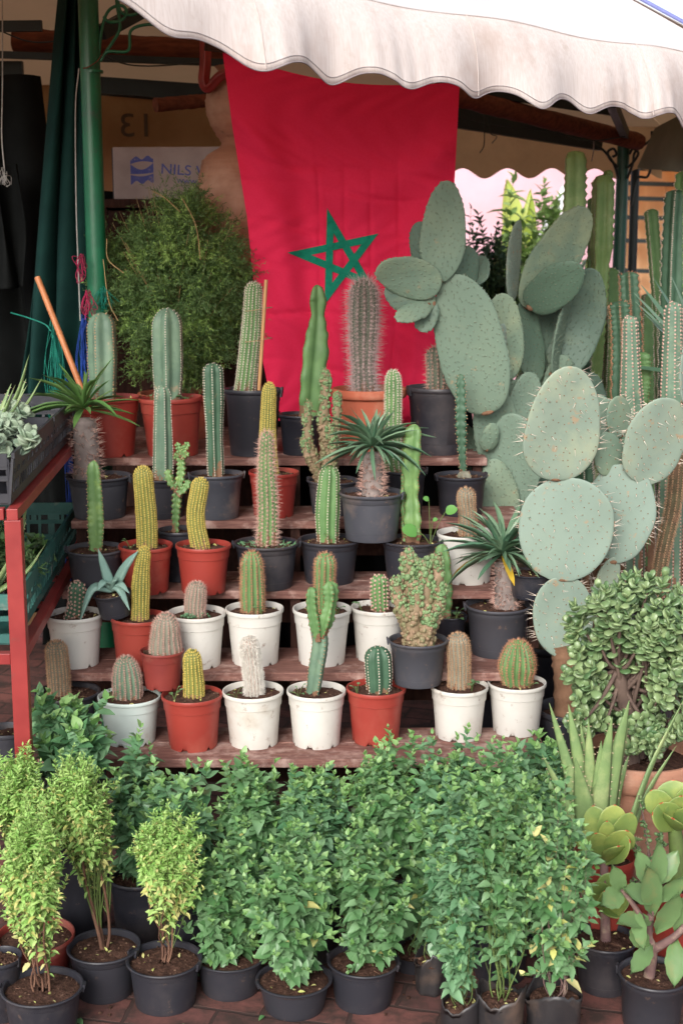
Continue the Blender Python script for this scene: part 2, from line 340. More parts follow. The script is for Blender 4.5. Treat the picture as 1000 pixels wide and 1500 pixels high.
def soil_mesh(R, z, chunky=1.0):
    mb = MB(); nr, seg = 9, 28
    r = np.linspace(0, 1, nr + 1)[1:] * R; th = np.linspace(0, 2 * PI, seg, endpoint=False)
    hgt = rng.normal(0, .0022 * chunky, (nr, seg)); hgt[-1] = -.002
    V = np.stack([r[:, None] * np.cos(th), r[:, None] * np.sin(th), z + hgt + .004 * (1 - (r[:, None] / R) ** 2)], -1)
    a = np.arange(nr - 1)[:, None] * seg + np.arange(seg)[None]; b = np.arange(nr - 1)[:, None] * seg + (np.arange(seg)[None] + 1) % seg
    mb.add(np.vstack([V.reshape(-1, 3), [(0, 0, z + .004)]]), np.stack([a, b, b + seg, a + seg], -1).reshape(-1, 4), 0)
    i = np.arange(seg); n = nr * seg
    mb.f.append((np.stack([np.full(seg, n), i, (i + 1) % seg], -1), 0, True))
    k = int(26 + 20 * R / .08); rr = R * .93 * np.sqrt(rng.random(k)); t = rng.random(k) * 6.28
    pos = np.stack([rr * np.cos(t), rr * np.sin(t), np.full(k, z + .003)], -1)
    balls(mb, pos, rng.uniform(.0014, .0042, (k, 3)) * np.array([1, 1, .7]), m=1, nu=5, nv=3, smooth=False)
    k = rng.integers(3, 9); rr = R * .85 * np.sqrt(rng.random(k)); t = rng.random(k) * 6.28; d = rnd_unit(k); d[:, 2] *= .25
    inst(mb, *SMALL_T, basis(d, [[0, 0, 1.]] + rng.normal(0, .3, (k, 3))), np.stack([rr * np.cos(t), rr * np.sin(t), np.full(k, z + .005)], -1), rng.uniform(.007, .016, k), 2)
    k = rng.integers(2, 6); rr = R * .8 * np.sqrt(rng.random(k)); t = rng.random(k) * 6.28; d = rnd_unit(k); d[:, 2] = .05
    spines(mb, np.stack([rr * np.cos(t), rr * np.sin(t), np.full(k, z + .004)], -1), d, rng.uniform(.01, .035, k), .0022, 3)
    return mb
class Pot: pass
def make_pot(kind, cx, yrim, w, ybot, z, label, name='potted_cactus', cat='potted cactus', group=None, Y=None, fill=.9, tilt=None):
    q = Pot(); rb = .77
    if Y is None:
        C = Pz(cx, ybot, z); R = w / 2 * S(C); Y = C[1] + R * rb
        for _ in range(3):
            R = w / 2 * S(P(cx, yrim, Y)); Y = C[1] + R * rb
    else: R = w / 2 * S(P(cx, yrim, Y))
    top = P(cx, yrim, Y); q.R = R; q.H = max(.03, top[2] - z); q.Y = Y
    q.base = np.array([top[0], Y, z]); q.s = S(top)
    q.root = thing(name, label, cat, q.base, group)
    q.root.rotation_euler = tilt if tilt else (rng.normal(0, .008), rng.normal(0, .008), 0)
    pot_mesh(kind, R, q.H).build('pot', POTM[kind], q.root, sharp=40)
    q.soil = q.H * fill
    soil_mesh(R * (.9 + .06 * (fill - .8) / .2), q.soil).build('soil', [M_SOIL, M_PEB, M_PALEY, M_STEMB], q.root)
    return q
def loc(q, x, y, dY=0): return P(x, y, q.Y + dY) - q.base

# ------------------------------------------------------------------ cactus columns
def ribfac(n, depth, per=6, sharp=1.0):
    t = np.linspace(0, n, n * per, endpoint=False) % 1
    c = (1 + np.cos(2 * PI * t)) / 2
    return 1 - depth * (1 - c ** sharp), n * per
M_SP_TANB = mat('rusty_spines', (190, 140, 110), (158, 112, 86), 80, .6)
M_SP_LONG = mat('long_pale_spines', (214, 192, 188), (186, 158, 156), 80, .6)
M_C_DGREY = mat('dull_green_skin', (98, 106, 90), (82, 92, 78), 24, .6)
SPN = {  # spacing(m), radial n, radial length, central n, central length, width, material, areole radius
    'felt':   (.0075, 3, .004, 1, .003, .0011, M_SP_WHITE, .0017),
    'short':  (.009, 5, .006, 1, .006, .0009, M_SP_TAN, .0016),
    'white':  (.0075, 6, .0065, 1, .008, .0009, M_SP_WHITE, .0019),
    'tan':    (.0075, 6, .009, 1, .011, .0009, M_SP_TAN, .0016),
    'brown':  (.0072, 7, .008, 2, .010, .0009, M_SP_TANB, .0019),
    'yellow': (.0062, 7, .0055, 1, .004, .0010, M_SP_YEL, .0019),
    'pink':   (.0058, 8, .0068, 2, .007, .0009, M_SP_PINK, .0012),
    'pinktan': (.0062, 8, .0068, 2, .007, .0009, M_SP_TAN, .0012),
    'long':   (.0120, 9, .019, 4, .034, .0009, M_SP_LONG, .0022),
    'medlong': (.011, 6, .012, 2, .018, .0010, M_SP_PINK, .0022),
    'hair':   (.0036, 9, .009, 6, .010, .0013, M_SP_HAIR, .0010),
    'edge':   (.010, 1, .004, 1, .004, .0012, M_SP_BRN, .0013),
    'edgep':  (.009, 1, .004, 2, .004, .0012, M_SP_TAN, .0013),
    'dots':   (.011, 5, .0055, 0, .004, .0010, M_SP_PINK, .0028),
}
def column(mb, pts, w, s, ribs, depth, sp, prof=None, wave=None, phase=0, sharp=1.0, tip=1.0, per=6, mats=(0, 1), ring=.004, cork=.075):
    """ribbed stem through local points; w full width in px; s metres per px"""
    pts = np.asarray(pts, float); L = np.linalg.norm(np.diff(pts, axis=0), axis=1).sum()
    n = int(min(70, max(16, L / ring))); path = spl(pts, n)
    t = np.linspace(0, 1, n); r = np.full(n, w * s / 2)
    if prof: r = r * np.interp(t, [a for a, _ in prof], [b for _, b in prof])
    k = min(.5, tip * w * s / 2 / L) if tip else 1e-3
    e = np.clip((t - (1 - k)) / k, 0, 1); r = r * np.sqrt(np.clip(1 - e ** 2, .0, 1)) ; r[-1] = max(r[-1], .0008)
    # denser rings in the dome
    if tip:
        tt = np.sort(np.concatenate([t[t < 1 - k], 1 - k * (1 - np.sin(np.linspace(0, PI / 2, 7)))])); r = np.interp(tt, t, np.interp(t, t, r))
        base = np.full(len(tt), w * s / 2)
        if prof: base = base * np.interp(tt, [a for a, _ in prof], [b for _, b in prof])
        e = np.clip((tt - (1 - k)) / k, 0, 1); r = base * np.sqrt(np.clip(1 - e ** 2, 0, 1)); r[-1] = .0006
        path = np.stack([np.interp(tt, t, path[:, i]) for i in range(3)], -1); t = tt; n = len(t)
    fac, K = ribfac(ribs, depth, per, sharp)
    fac = np.repeat(fac[None], n, 0)
    if wave:                       # wavy wing margins
        wv = 1 + wave[0] * np.sin(t * L / wave[1] * 2 * PI + rng.uniform(0, 6))
        ridge = ((fac - (1 - depth)) / max(depth, 1e-6)); fac = fac * (1 + (wv[:, None] - 1) * ridge)
    fac = fac * (1 + rng.normal(0, .008, fac.shape))
    ref = (math.cos(phase), -math.sin(phase), 0)
    nz = sum(rng.normal(0, .016) * np.sin(t * f_ + rng.uniform(0, 6)) for f_ in (4, 7, 12)); r = r * (1 + nz)
    jx = np.stack([(rng.normal(0, .035) * t ** 2 + rng.normal(0, .018) * np.sin(t * 5)) * min(L, 4 * w * s) * .5 for _ in range(2)], -1); path = path.copy(); path[:, :2] += jx
    V, N, B = sweep(mb, path, r, fac, m=mats[0], ref=ref)
    for fi in range(len(mb.f) - 3, len(mb.f)):      # corky brown foot with a ragged upper edge
        Fq, m0, sm0 = mb.f[fi]
        if Fq.shape[1] == 4 and len(Fq) == (n - 1) * fac.shape[-1]:
            ring_ = np.arange(len(Fq)) // fac.shape[-1]; col_ = np.arange(len(Fq)) % fac.shape[-1]
            lim = n * cork * (1 + .8 * np.sin(col_ * .5 + rng.uniform(0, 6)) + rng.normal(0, .35, len(Fq)))
            ck = ring_ < lim
            mb.f[fi] = (Fq[~ck], m0, sm0)
            if ck.any(): mb.f.append((Fq[ck], 2, sm0))
            break
    sp_, nr, lr, nc, lc, wd, _, ar = SPN[sp] if isinstance(sp, str) else sp
    wd *= 1.4; ar *= 1.15
    # areoles along every ridge
    ridx = np.arange(ribs) * per
    arc = np.concatenate([[0], np.cumsum(np.linalg.norm(np.diff(path, axis=0), axis=1))])
    T = unit(np.gradient(path, axis=0)); pos, out, tan = [], [], []
    m_ = max(3, int(L / sp_)); 
    for j in ridx:
        a = (np.arange(m_) + rng.random()) / m_ * arc[-1] + rng.normal(0, sp_ * .06, m_); a = np.clip(a, arc[-1] * .01, arc[-1] * .999)
        Pp = np.stack([np.interp(a, arc, V[:, j, i]) for i in range(3)], -1); Pa = np.stack([np.interp(a, arc, path[:, i]) for i in range(3)], -1)
        Tt = np.stack([np.interp(a, arc, T[:, i]) for i in range(3)], -1)
        o = Pp - Pa; near = np.interp(a, arc, t) > 1 - k * .5
        o = unit(o); o[near] = unit(o[near] + Tt[near] * 1.2)
        pos.append(Pp); out.append(o); tan.append(Tt)
    pos = np.vstack(pos); out = np.vstack(out); tan = np.vstack(tan); sd = np.cross(out, tan)
    ang0 = rng.random(len(pos)) * 6.28
    for q in range(nr):
        an = ang0 + 2 * PI * q / nr
        d = out * rng.uniform(.35, .8, (len(pos), 1)) + tan * np.cos(an)[:, None] + sd * np.sin(an)[:, None]
        spines(mb, pos, d, lr * rng.uniform(.7, 1.2, len(pos)), wd, mats[1])
    for q in range(nc):
        spines(mb, pos, out + rng.normal(0, .32, (len(pos), 3)), lc * rng.uniform(.6, 1.25, len(pos)), wd * 1.1, mats[1])
    if ar > .0012:
        balls(mb, pos, np.full(len(pos), ar) * rng.uniform(.8, 1.2, len(pos)), m=mats[1], nu=5, nv=3)
    return path
def cactus(q, pts, w, ribs, depth, sp, skin, part='stem', dY=0, zsoil=True, **kw):
    p = np.array([loc(q, x, y, dY) for x, y in pts])
    if zsoil: p[0][2] = q.soil - .004
    mb = MB(); column(mb, p, w, q.s, ribs, depth, sp, **kw)
    return mb.build(part, [skin, SPN[sp][6] if isinstance(sp, str) else sp[6], M_CORK], q.root)
def seedling(q, x, y, n=5, sz=.014, m=None, dY=-.03):
    mb = MB(); b = loc(q, x, y, dY); b[2] = q.soil
    for i in range(n):
        a = rng.random() * 6.28; h = rng.uniform(.01, .035); e = b + np.array([math.cos(a) * .014, math.sin(a) * .014, h])
        sweep(mb, spl([b, b + (e - b) * .5 + (0, 0, .006), e], 6), .0007, sides=4, m=1)
        d = np.array([[math.cos(a), math.sin(a), .3]]); inst(mb, *BASIL_T, basis(d, [[0, 0, 1]]), e[None], np.array([sz * rng.uniform(.7, 1.3)]), 0)
    return mb.build('weed', [m or M_BASIL, M_STEMG], q.root)

ZS = [.43, .593, .766, .924, 1.078]
GRP = 'potted cacti on the plank steps'
def step(row, kind, cx, yrim, w, ybot, label, z=None, **kw):
    return make_pot(kind, cx, yrim, w, ybot, ZS[row - 1] if z is None else z, label, group=GRP, **kw)

# ------------------------------------------------------------------ other plant makers
def monstrose(q, branches, part='branch', green_top=True):
    """knobbly candelabra: every branch (pts px, width px) is a part"""
    for pts, w, dY in branches:
        p = np.array([loc(q, x, y, dY) for x, y in pts]); mb = MB()
        n = 26; path = spl(p, n); r = w * q.s / 2 * np.linspace(1.02, .85, n) * (1 + rng.normal(0, .07, n)); r[-1] *= .3; r[-2] *= .75
        fac = 1 + rng.normal(0, .06, (n, 10)); sweep(mb, path, r * .78, fac)
        L = np.linalg.norm(np.diff(p, axis=0), axis=1).sum(); k = int(60 + L / .0014)
        u = rng.random(k); u = np.concatenate([u, rng.uniform(.85, 1, k // 4)]); k = len(u)
        c = np.stack([np.interp(u, np.linspace(0, 1, n), path[:, i]) for i in range(3)], -1)
        rad = np.interp(u, np.linspace(0, 1, n), r); d = rnd_unit(k); d[:, 2] *= .5; d = unit(d)
        pos = c + d * (rad * .84)[:, None]; sz = rad[:, None] * rng.uniform(.15, .34, (k, 1)) * rng.uniform(.8, 1.25, (k, 3))
        g = (pos[:, 2] > p[-1][2] - (p[-1][2] - p[0][2]) * .45) & (rng.random(k) < .8) if green_top else np.zeros(k, bool)
        if (~g).any(): balls(mb, pos[~g], sz[~g], m=0, nu=7, nv=5)
        if g.any(): balls(mb, pos[g], sz[g], m=1, nu=7, nv=5)
        kk = k // 2; i = rng.integers(0, k, kk)
        spines(mb, pos[i], d[i] + rng.normal(0, .5, (kk, 3)), rng.uniform(.006, .013, kk), .0009, 2)
        mb.build(part, [M_MONST, M_MONST_G, M_SP_TAN], q.root)
def pachy(q, pts, w, top, R, nleaf, lm=None, wleaf=.1, up=.35, spl_=.022, tmpl=STRAP_T, yellow=0, aim=None, taper=(1.05, .8)):
    p = np.array([loc(q, x, y) for x, y in pts]); p[0][2] = q.soil - .004; mb = MB()
    n = 20; path = spl(p, n); r = w * q.s / 2 * np.linspace(*taper, n); r[-1] *= .5
    V, N, B = sweep(mb, path, r, 1 + rng.normal(0, .05, (n, 16)))
    k = 190; u = rng.random(k); an = rng.random(k) * 6.28
    i = (u * (n - 1)).astype(int); c = path[i] + (path[np.minimum(i + 1, n - 1)] - path[i]) * ((u * (n - 1)) % 1)[:, None]
    d = N[i] * np.cos(an)[:, None] + B[i] * np.sin(an)[:, None]
    pos = c + d * (r[i] * .97)[:, None]
    for q3 in range(3):
        spines(mb, pos, d + rng.normal(0, .35, (k, 3)) + np.array([0, 0, .15]), rng.uniform(.7, 1.3, k) * spl_, .0021, 1)
    balls(mb, pos, np.full(k, .0026), m=0, nu=5, nv=3)
    mb.build('trunk', [M_PACHY, M_SP_PINK], q.root)
    t = loc(q, *top); mb = MB(); 
    z = rng.uniform(-.35, 1.0, nleaf) ; z = np.sort(z) ; an = np.arange(nleaf) * 2.4 + rng.normal(0, .15, nleaf)
    el = np.where(z > 0, z * 1.25, z * 1.1) + up * .3
    d = np.stack([np.cos(an) * np.cos(el), np.sin(an) * np.cos(el), np.sin(el)], -1)
    if aim is not None: d = unit(d + np.asarray(aim))
    ln = R * q.s * rng.uniform(.6, 1.12, nleaf) * np.where(z > .75, .75, 1)
    M = basis(d, np.array([[0, 0, 1.]]) + rng.normal(0, .12, (nleaf, 3)))
    sc3 = np.stack([ln * wleaf / .1 * rng.uniform(.8, 1.15, nleaf), ln, ln * rng.uniform(.3, 1.5, nleaf)], -1)
    yl = np.zeros(nleaf, bool); yl[:yellow] = True
    inst(mb, *tmpl, M[~yl], np.repeat(t[None], (~yl).sum(), 0) + d[~yl] * .006, sc3[~yl], 0)
    if yellow: inst(mb, *tmpl, M[yl], np.repeat(t[None], yellow, 0) + d[yl] * .006, sc3[yl], 1)
    mb.build('leaf_rosette', [lm or M_STRAP, M_STRAPY], q.root)

# ================================================================== THE STEPS
def build_shelf():
    root = thing('plant_shelf', 'five-step red-brown plank shelf carrying the rows of potted cacti', 'plant shelf', (0, 0, 0))
    spec = [(55, 806, 1112), (72, 778, 986), (88, 800, 866), (102, 765, 763), (118, 714, 671)]
    YF = [3.464, 3.68, 3.895, 4.11, 4.325]
    for i, (x0, x1, yf) in enumerate(spec):
        a = P(x0, yf, YF[i])[0]; b = P(x1, yf, YF[i])[0]; z = ZS[i]
        depth = .245 if i < 4 else .74
        npl = 2 if i < 4 else 3; mb = MB()
        for j in range(npl):
            y0 = YF[i] + depth * j / npl + (.002 if j else 0); y1 = YF[i] + depth * (j + 1) / npl - .002
            e = rng.normal(0, .006, 2)
            box(mb, (a + e[0], y0, z - .024 - .0006 * j), (b + e[1], y1, z - .0005 * j))
        o = mb.build('plank_step', M_WOOD, root)
        bv = o.modifiers.new('bevel', 'BEVEL'); bv.width = .003; bv.segments = 2
        for xx in (a + .03, P(432, yf, YF[i])[0], b - .03):
            m2 = MB(); box(m2, (xx - .014, YF[i] + .02, 0 if i == 0 else ZS[i - 1] + .0004), (xx + .014, YF[i] + .055, z - .0246)); m2.build('post', M_WOODD, root)
        if i < 4:
            m2 = MB(); box(m2, (a + .02, YF[i] + depth + .003, max(.0, z - .16)), (b - .02, YF[i] + depth + .015, z - .06)); m2.build('rear_board', M_WOODD, root)
build_shelf()

# ---- row 1, lowest step
q = step(1, 'B', 100, 1012, 94, 1090, 'grey-brown bristly column cactus in a black pot, leftmost on the lowest step')
cactus(q, [(88, 1016), (86, 980), (83, 938)], 32, 20, .13, 'pinktan', M_C_GREY, phase=1.57, prof=[(0, .95), (.6, 1), (1, 1)])
r1b = q = step(1, 'P', 190, 1018, 92, 1096, 'pale ribbed grey cactus in the mint-white pot on the lowest step', fill=.93)
cactus(q, [(188, 1026), (186, 990), (184, 961)], 42, 17, .16, 'pink', M_C_BLUE, phase=1.57, prof=[(0, 1), (.5, .96), (1, .72)])
seedling(q, 165, 1012, 5, .012); 
r1c = q = step(1, 'R', 282, 1016, 90, 1103, 'short yellow-spined cactus in an orange-red pot on the lowest step', fill=.93)
cactus(q, [(285, 1026), (284, 990), (284, 951)], 29, 15, .12, 'yellow', M_C_OLIVE, phase=1.57, prof=[(0, 1), (.6, .95), (1, .85)])
seedling(q, 256, 1012, 5, .014, M_BASIL)
r1d = q = step(1, 'W', 371, 1010, 90, 1099, 'white woolly column cactus in a white pot on the lowest step')
cactus(q, [(373, 1018), (371, 980), (368, 934)], 24, 16, .1, 'hair', M_SP_PINK, phase=1.57)
seedling(q, 346, 1006, 4, .011)
r1e = q = step(1, 'W', 463, 1010, 88, 1099, 'grafted cactus with grey stem and two dark green arms in a white pot')
cactus(q, [(459, 1022), (464, 980), (470, 940), (463, 915)], 27, 3, .5, 'edgep', M_C_BLUE, phase=1.2, wave=(.05, .013), prof=[(0, .9), (.4, 1), (.8, 1), (1, .8)])
cactus(q, [(466, 940), (460, 915), (456, 885), (457, 860)], 19, 4, .45, 'edge', M_C_MID, 'arm', -.018, False, phase=.9, wave=(.1, .018), prof=[(0, .5), (.3, 1), (1, 1)])
cactus(q, [(471, 935), (480, 905), (484, 878), (481, 852)], 25, 4, .45, 'edge', M_C_MID, 'arm', -.012, False, phase=1.3, wave=(.1, .018), prof=[(0, .4), (.3, .95), (.55, .75), (.8, 1), (1, 1)])
seedling(q, 437, 1004, 5, .014)
r1f = q = step(1, 'R', 550, 1006, 87, 1095, 'dark green five-ribbed cactus with white rib lines in a red pot')
cactus(q, [(554, 1014), (553, 980), (553, 946)], 40, 7, .3, 'felt', M_C_DARK, phase=1.57, prof=[(0, .92), (.5, 1), (1, 1)])
seedling(q, 523, 1005, 4, .012)
r1g = q = step(1, 'W', 672, 1003, 86, 1088, 'brown-spined slim column cactus in a white pot on the lowest step', fill=.93)
cactus(q, [(672, 1010), (672, 970), (669, 927)], 32, 18, .1, 'pinktan', M_C_GREY, phase=1.57)
seedling(q, 690, 1013, 5, .017)
r1h = q = step(1, 'W', 757, 998, 86, 1081, 'barrel-shaped green cactus with brown spines in a white pot ending the lowest step', fill=.93)
cactus(q, [(758, 1008), (758, 975), (758, 937)], 52, 18, .2, 'brown', M_C_MID, phase=1.57, tip=1.3, prof=[(0, .82), (.45, 1), (1, .95)])
seedling(q, 775, 1002, 6, .010)

# ---- row 2
r2a = q = step(2, 'W', 110, 898, 84, 981, 'small dotted leaning cactus in the leftmost white pot')
cactus(q, [(112, 908), (114, 880), (115, 851)], 25, 12, .16, 'dots', M_C_DARK, phase=1.57)
cactus(q, [(100, 908), (106, 893), (108, 880)], 14, 8, .16, 'dots', M_C_DARK, 'arm', -.01, phase=1.57)
r2b = q = step(2, 'R', 202, 902, 84, 984, 'tall yellow column cactus in a red pot beside the agave')
cactus(q, [(204, 912), (203, 860), (208, 800)], 25, 15, .1, 'yellow', M_C_OLIVE, phase=1.57, prof=[(0, .95), (.5, 1), (1, .72)])
r2e = q = step(2, 'W', 288, 896, 86, 982, 'pale bristly cactus with blue-green offsets at its foot in a white pot')
cactus(q, [(287, 905), (286, 880), (286, 852)], 29, 17, .12, 'pink', M_C_GREY, phase=1.57)
mb = MB(); k = 60; b = loc(q, 284, 905, -.022); an = rng.random(k) * 6.28
balls(mb, b + np.stack([rng.normal(0, .017, k), rng.normal(0, .008, k), rng.uniform(0, .014, k)], -1), rng.uniform(.002, .0042, (k, 3)), m=0)
mb.build('offset_cluster', [M_BASILB], q.root)
r2f = q = step(2, 'W', 373, 890, 86, 978, 'green cactus with reddish spines standing alone in the second-row white pot')
cactus(q, [(371, 900), (370, 860), (368, 807)], 35, 13, .2, 'brown', M_C_MID, phase=1.57, prof=[(0, .95), (.4, 1), (1, .85)])
seedling(q, 384, 898, 4, .014)
r2g = q = step(2, 'W', 471, 890, 86, 978, 'light green spiny cactus in a white pot behind the grafted cactus')
cactus(q, [(474, 900), (474, 860), (474, 809)], 30, 12, .2, 'brown', M_C_MID, phase=1.57)
seedling(q, 493, 880, 3, .018)
r2h = q = step(2, 'W', 553, 888, 80, 972, 'short pink-dotted green cactus in a white pot left of the raised knobbly cactus')
cactus(q, [(556, 896), (555, 870), (555, 841)], 26, 12, .16, 'dots', M_C_MID, phase=1.57)
seedling(q, 530, 880, 5, .013)
q = step(2, 'B', 660, 900, 48, 955, 'wavy three-winged cactus in a small black pot behind the knobbly cactus')
cactus(q, [(650, 908), (654, 860), (651, 796)], 27, 3, .6, 'edge', M_C_MID, phase=1.0, wave=(.09, .04))
seedling(q, 668, 895, 7, .02)
r2k = q = step(2, 'G', 729, 884, 97, 966, 'spiny grey trunk with a green strap-leaf tuft in a black pot below the prickly pear')
pachy(q, [(742, 892), (740, 862), (738, 822)], 34, (735, 812), 86, 84, M_STRAP, .052, .5, .020, yellow=3)

# ---- row 3
q = step(3, 'G', 140, 802, 86, 872, 'pale-edged wavy bright green cactus in a grey-black pot')
cactus(q, [(142, 808), (143, 750), (141, 674)], 27, 3, .55, 'edgep', M_C_BRIGHT, phase=.7, wave=(.06, .02), prof=[(0, .8), (.3, 1), (.7, .95), (1, .75)])
q = step(3, 'R', 214, 797, 80, 872, 'tall thick yellow cactus in the left of two neighbouring red pots')
cactus(q, [(216, 804), (215, 750), (212, 682)], 29, 17, .1, 'yellow', M_C_OLIVE, phase=1.57, prof=[(0, .95), (.5, 1), (1, .88)])
seedling(q, 192, 795, 3, .012)
q = step(3, 'R', 297, 797, 82, 873, 'leaning yellow cactus in a red pot, right-hand of two neighbouring red pots')
cactus(q, [(294, 804), (287, 750), (291, 700)], 25, 16, .1, 'yellow', M_C_OLIVE, phase=1.57, prof=[(0, 1.05), (.5, 1), (1, .95)])
q = r3d = step(3, 'B', 390, 794, 96, 867, 'tall tapering cactus bristling with pale spines in a black pot')
cactus(q, [(391, 803), (390, 740), (389, 690), (390, 632)], 30, 12, .22, 'medlong', M_C_MID, phase=1.57, prof=[(0, 1), (.5, .9), (1, .62)])
mb = MB(); k = 110; an = rng.random(k) * 6.28; rr = rng.uniform(.35, .85, k) * q.R
inst(mb, *SMALL_T, basis(np.stack([np.cos(an), np.sin(an), rng.uniform(.2, 1.2, k)], -1), rnd_unit(k)), np.stack([rr * np.cos(an), rr * np.sin(an), np.full(k, q.soil)], -1), rng.uniform(.008, .017, k))
mb.build('weed', M_BASILB, q.root)
r3e = q = step(3, 'B', 482, 789, 90, 859, 'smooth six-ribbed green cactus in a black pot left of the raised spiny trunk')
cactus(q, [(480, 797), (479, 740), (478, 681)], 35, 8, .26, 'felt', M_C_MID, phase=1.57, prof=[(0, .9), (.4, 1), (1, .85)])
seedling(q, 482, 796, 4, .012)
r3f = q = step(3, 'B', 603, 790, 90, 860, 'wavy winged green cactus and round-leaved weed in a black pot')
cactus(q, [(606, 797), (606, 750), (604, 690), (608, 621)], 31, 3, .6, 'edge', M_C_BRIGHT, phase=.9, wave=(.10, .05), prof=[(0, .8), (.3, 1), (.45, .75), (.7, 1), (1, .9)])
cactus(q, [(596, 797), (594, 740), (596, 690), (600, 630)], 22, 3, .6, 'edge', M_C_MID, 'arm', .02, phase=2.2, wave=(.10, .05))
mb = MB()
for (ex, ey, sz) in ((653, 749, .033), (610, 780, .045), (628, 732, .018), (634, 762, .014)):
    b = loc(q, 630, 792, -.02); b[2] = q.soil; e = loc(q, ex, ey, -.03)
    sweep(mb, spl([b, (b + e) / 2 + (0, 0, .01), e], 8), .0012, sides=5, m=1)
    inst(mb, *leaf_t([(0, .2), (.15, .42), (.45, .5), (.75, .42), (1, .1)], .1, .1), basis(np.array([[1 if ex > 630 else -.8, -.3, .25]]), [[0, -.8, .7]]), e[None], np.array([sz]), 0)
mb.build('weed', [M_GRAPE, M_STEMG], q.root)
q = step(3, 'W', 684, 779, 87, 858, 'slim pink-grey cactus with a white tip in the only white pot of the third row')
cactus(q, [(685, 786), (685, 750), (686, 714)], 25, 16, .1, 'pinktan', M_C_GREY, phase=1.57)
q = step(3, 'B', 776, 838, 64, 880, 'empty black pot of soil behind the strap-leaf tuft', name='plant_pot', cat='plant pot')
q = step(3, 'B', 264, 775, 66, 800, 'bright green branching spurge with crested tips in a low black pot', Y=4.04)
cactus(q, [(258, 785), (259, 750), (262, 720), (268, 690), (267, 665)], 17, 4, .45, 'edge', M_C_BRIGHT, phase=.8, wave=(.25, .016), prof=[(0, .7), (.4, 1), (1, .8)], zsoil=True)
cactus(q, [(262, 718), (252, 706), (247, 688)], 13, 4, .45, 'edge', M_C_BRIGHT, 'arm', -.01, False, phase=.8, wave=(.25, .016))
cactus(q, [(262, 725), (274, 715), (279, 704)], 13, 4, .45, 'edge', M_C_BRIGHT, 'arm', -.01, False, phase=.8, wave=(.25, .016))
for tx, ty in ((262, 648), (272, 652), (256, 668), (280, 664), (278, 648)):
    cactus(q, [(267, 670), (tx, ty)], 10, 4, .5, 'edge', M_C_BRIGHT, 'crest', -.004, False, phase=.5, wave=(.4, .01))

# ---- row 4
q = step(4, 'G', 145, 696, 94, 763, 'thick grey spiny trunk with long grassy leaves in a black pot on the left')
pachy(q, [(128, 703), (128, 660), (124, 612)], 40, (124, 600), 88, 42, M_STRAP2, .05, .35, .022, STRAP_T, aim=(-.15, -.1, .15), taper=(1.0, .85))
q = step(4, 'B', 233, 698, 86, 762, 'slender blue-green cactus with scarred base in a black pot')
cactus(q, [(238, 705), (237, 640), (236, 565)], 30, 6, .3, 'felt', M_C_BLUE, phase=1.2, prof=[(0, 1), (.5, .95), (1, .8)])
q = step(4, 'G', 317, 693, 80, 763, 'dark ribbed cactus with white rib lines in a faded square-shouldered pot')
cactus(q, [(316, 698), (314, 640), (313, 580), (312, 532)], 30, 7, .28, 'felt', M_C_DARK, phase=1.57, prof=[(0, .8), (.3, .8), (.6, 1), (1, 1)])
q = step(4, 'R', 400, 690, 74, 760, 'brownish yellow tapering cactus in a red pot behind the pale-spined one')
cactus(q, [(394, 695), (390, 640), (390, 560)], 26, 16, .1, 'yellow', M_C_OLIVE, phase=1.57, prof=[(0, 1), (.5, .9), (1, .72)])
q = step(4, 'G', 487, 702, 76, 757, 'knobbly candelabra cactus with green tips in a grey pot')
monstrose(q, [([(468, 708), (462, 680), (452, 650), (450, 612), (451, 588)], 17, -.01), ([(478, 708), (478, 660), (474, 620), (476, 580), (476, 540)], 21, 0),
              ([(486, 690), (492, 650), (493, 610), (494, 572)], 16, -.01), ([(470, 700), (452, 672), (444, 640)], 15, -.02), ([(480, 700), (488, 660), (482, 620)], 17, -.025)])
q = step(4, 'B', 592, 687, 66, 757, 'light green dotted column cactus in a black pot behind the spiny trunk')
cactus(q, [(578, 694), (576, 640), (574, 541)], 27, 12, .18, 'white', M_C_MID, phase=1.57, prof=[(0, 1.1), (.3, 1), (1, .85)])
q = step(4, 'B', 675, 695, 78, 758, 'thin wavy dark green cactus in a black pot under the tall prickly pear')
cactus(q, [(679, 702), (677, 650), (675, 600), (674, 548)], 17, 3, .5, 'edgep', M_C_DARK, phase=.6, wave=(.2, .025), prof=[(0, .6), (.2, .7), (.5, 1.1), (1, .8)])
cactus(q, [(680, 703), (679, 690)], 22, 5, .3, 'edgep', M_C_GREY, 'scion_base', -.006, phase=.6)

# ---- row 5
q = step(5, 'R', 158, 580, 94, 671, 'fat grey-green cactus in a red pot next to the bamboo cane')
cactus(q, [(151, 586), (150, 530), (147, 458)], 44, 5, .3, 'short', M_C_BLUE, phase=1.9, prof=[(0, .86), (.5, 1), (1, .98)], per=8)
q5a = q
q = step(5, 'R', 252, 581, 94, 671, 'fat pale green cactus in a red pot in front of the fern bush')
cactus(q, [(248, 587), (248, 530), (247, 451)], 47, 6, .27, 'felt', M_C_BLUE, phase=1.57, prof=[(0, .88), (.5, 1), (1, 1)], per=8)
seedling(q, 276, 572, 5, .018); seedling(q, 225, 575, 4, .018)
q = step(5, 'B', 370, 569, 86, 670, 'leaning ribbed cactus tied to a stake in a tall black pot')
cactus(q, [(357, 574), (361, 530), (368, 470), (371, 413)], 29, 15, .18, 'white', M_C_MID, phase=1.57, prof=[(0, 1.05), (.5, 1), (1, .85)])
mb = MB(); a, b = loc(q, 379, 572, -.035), loc(q, 389, 410, -.035); sweep(mb, spl([a, b], 6), .0068 / 1.2, sides=8); mb.build('stake', mat('bamboo', (206, 160, 112), (180, 132, 88), 30, .5, .1, stretch=(1, 1, .2)), q.root)
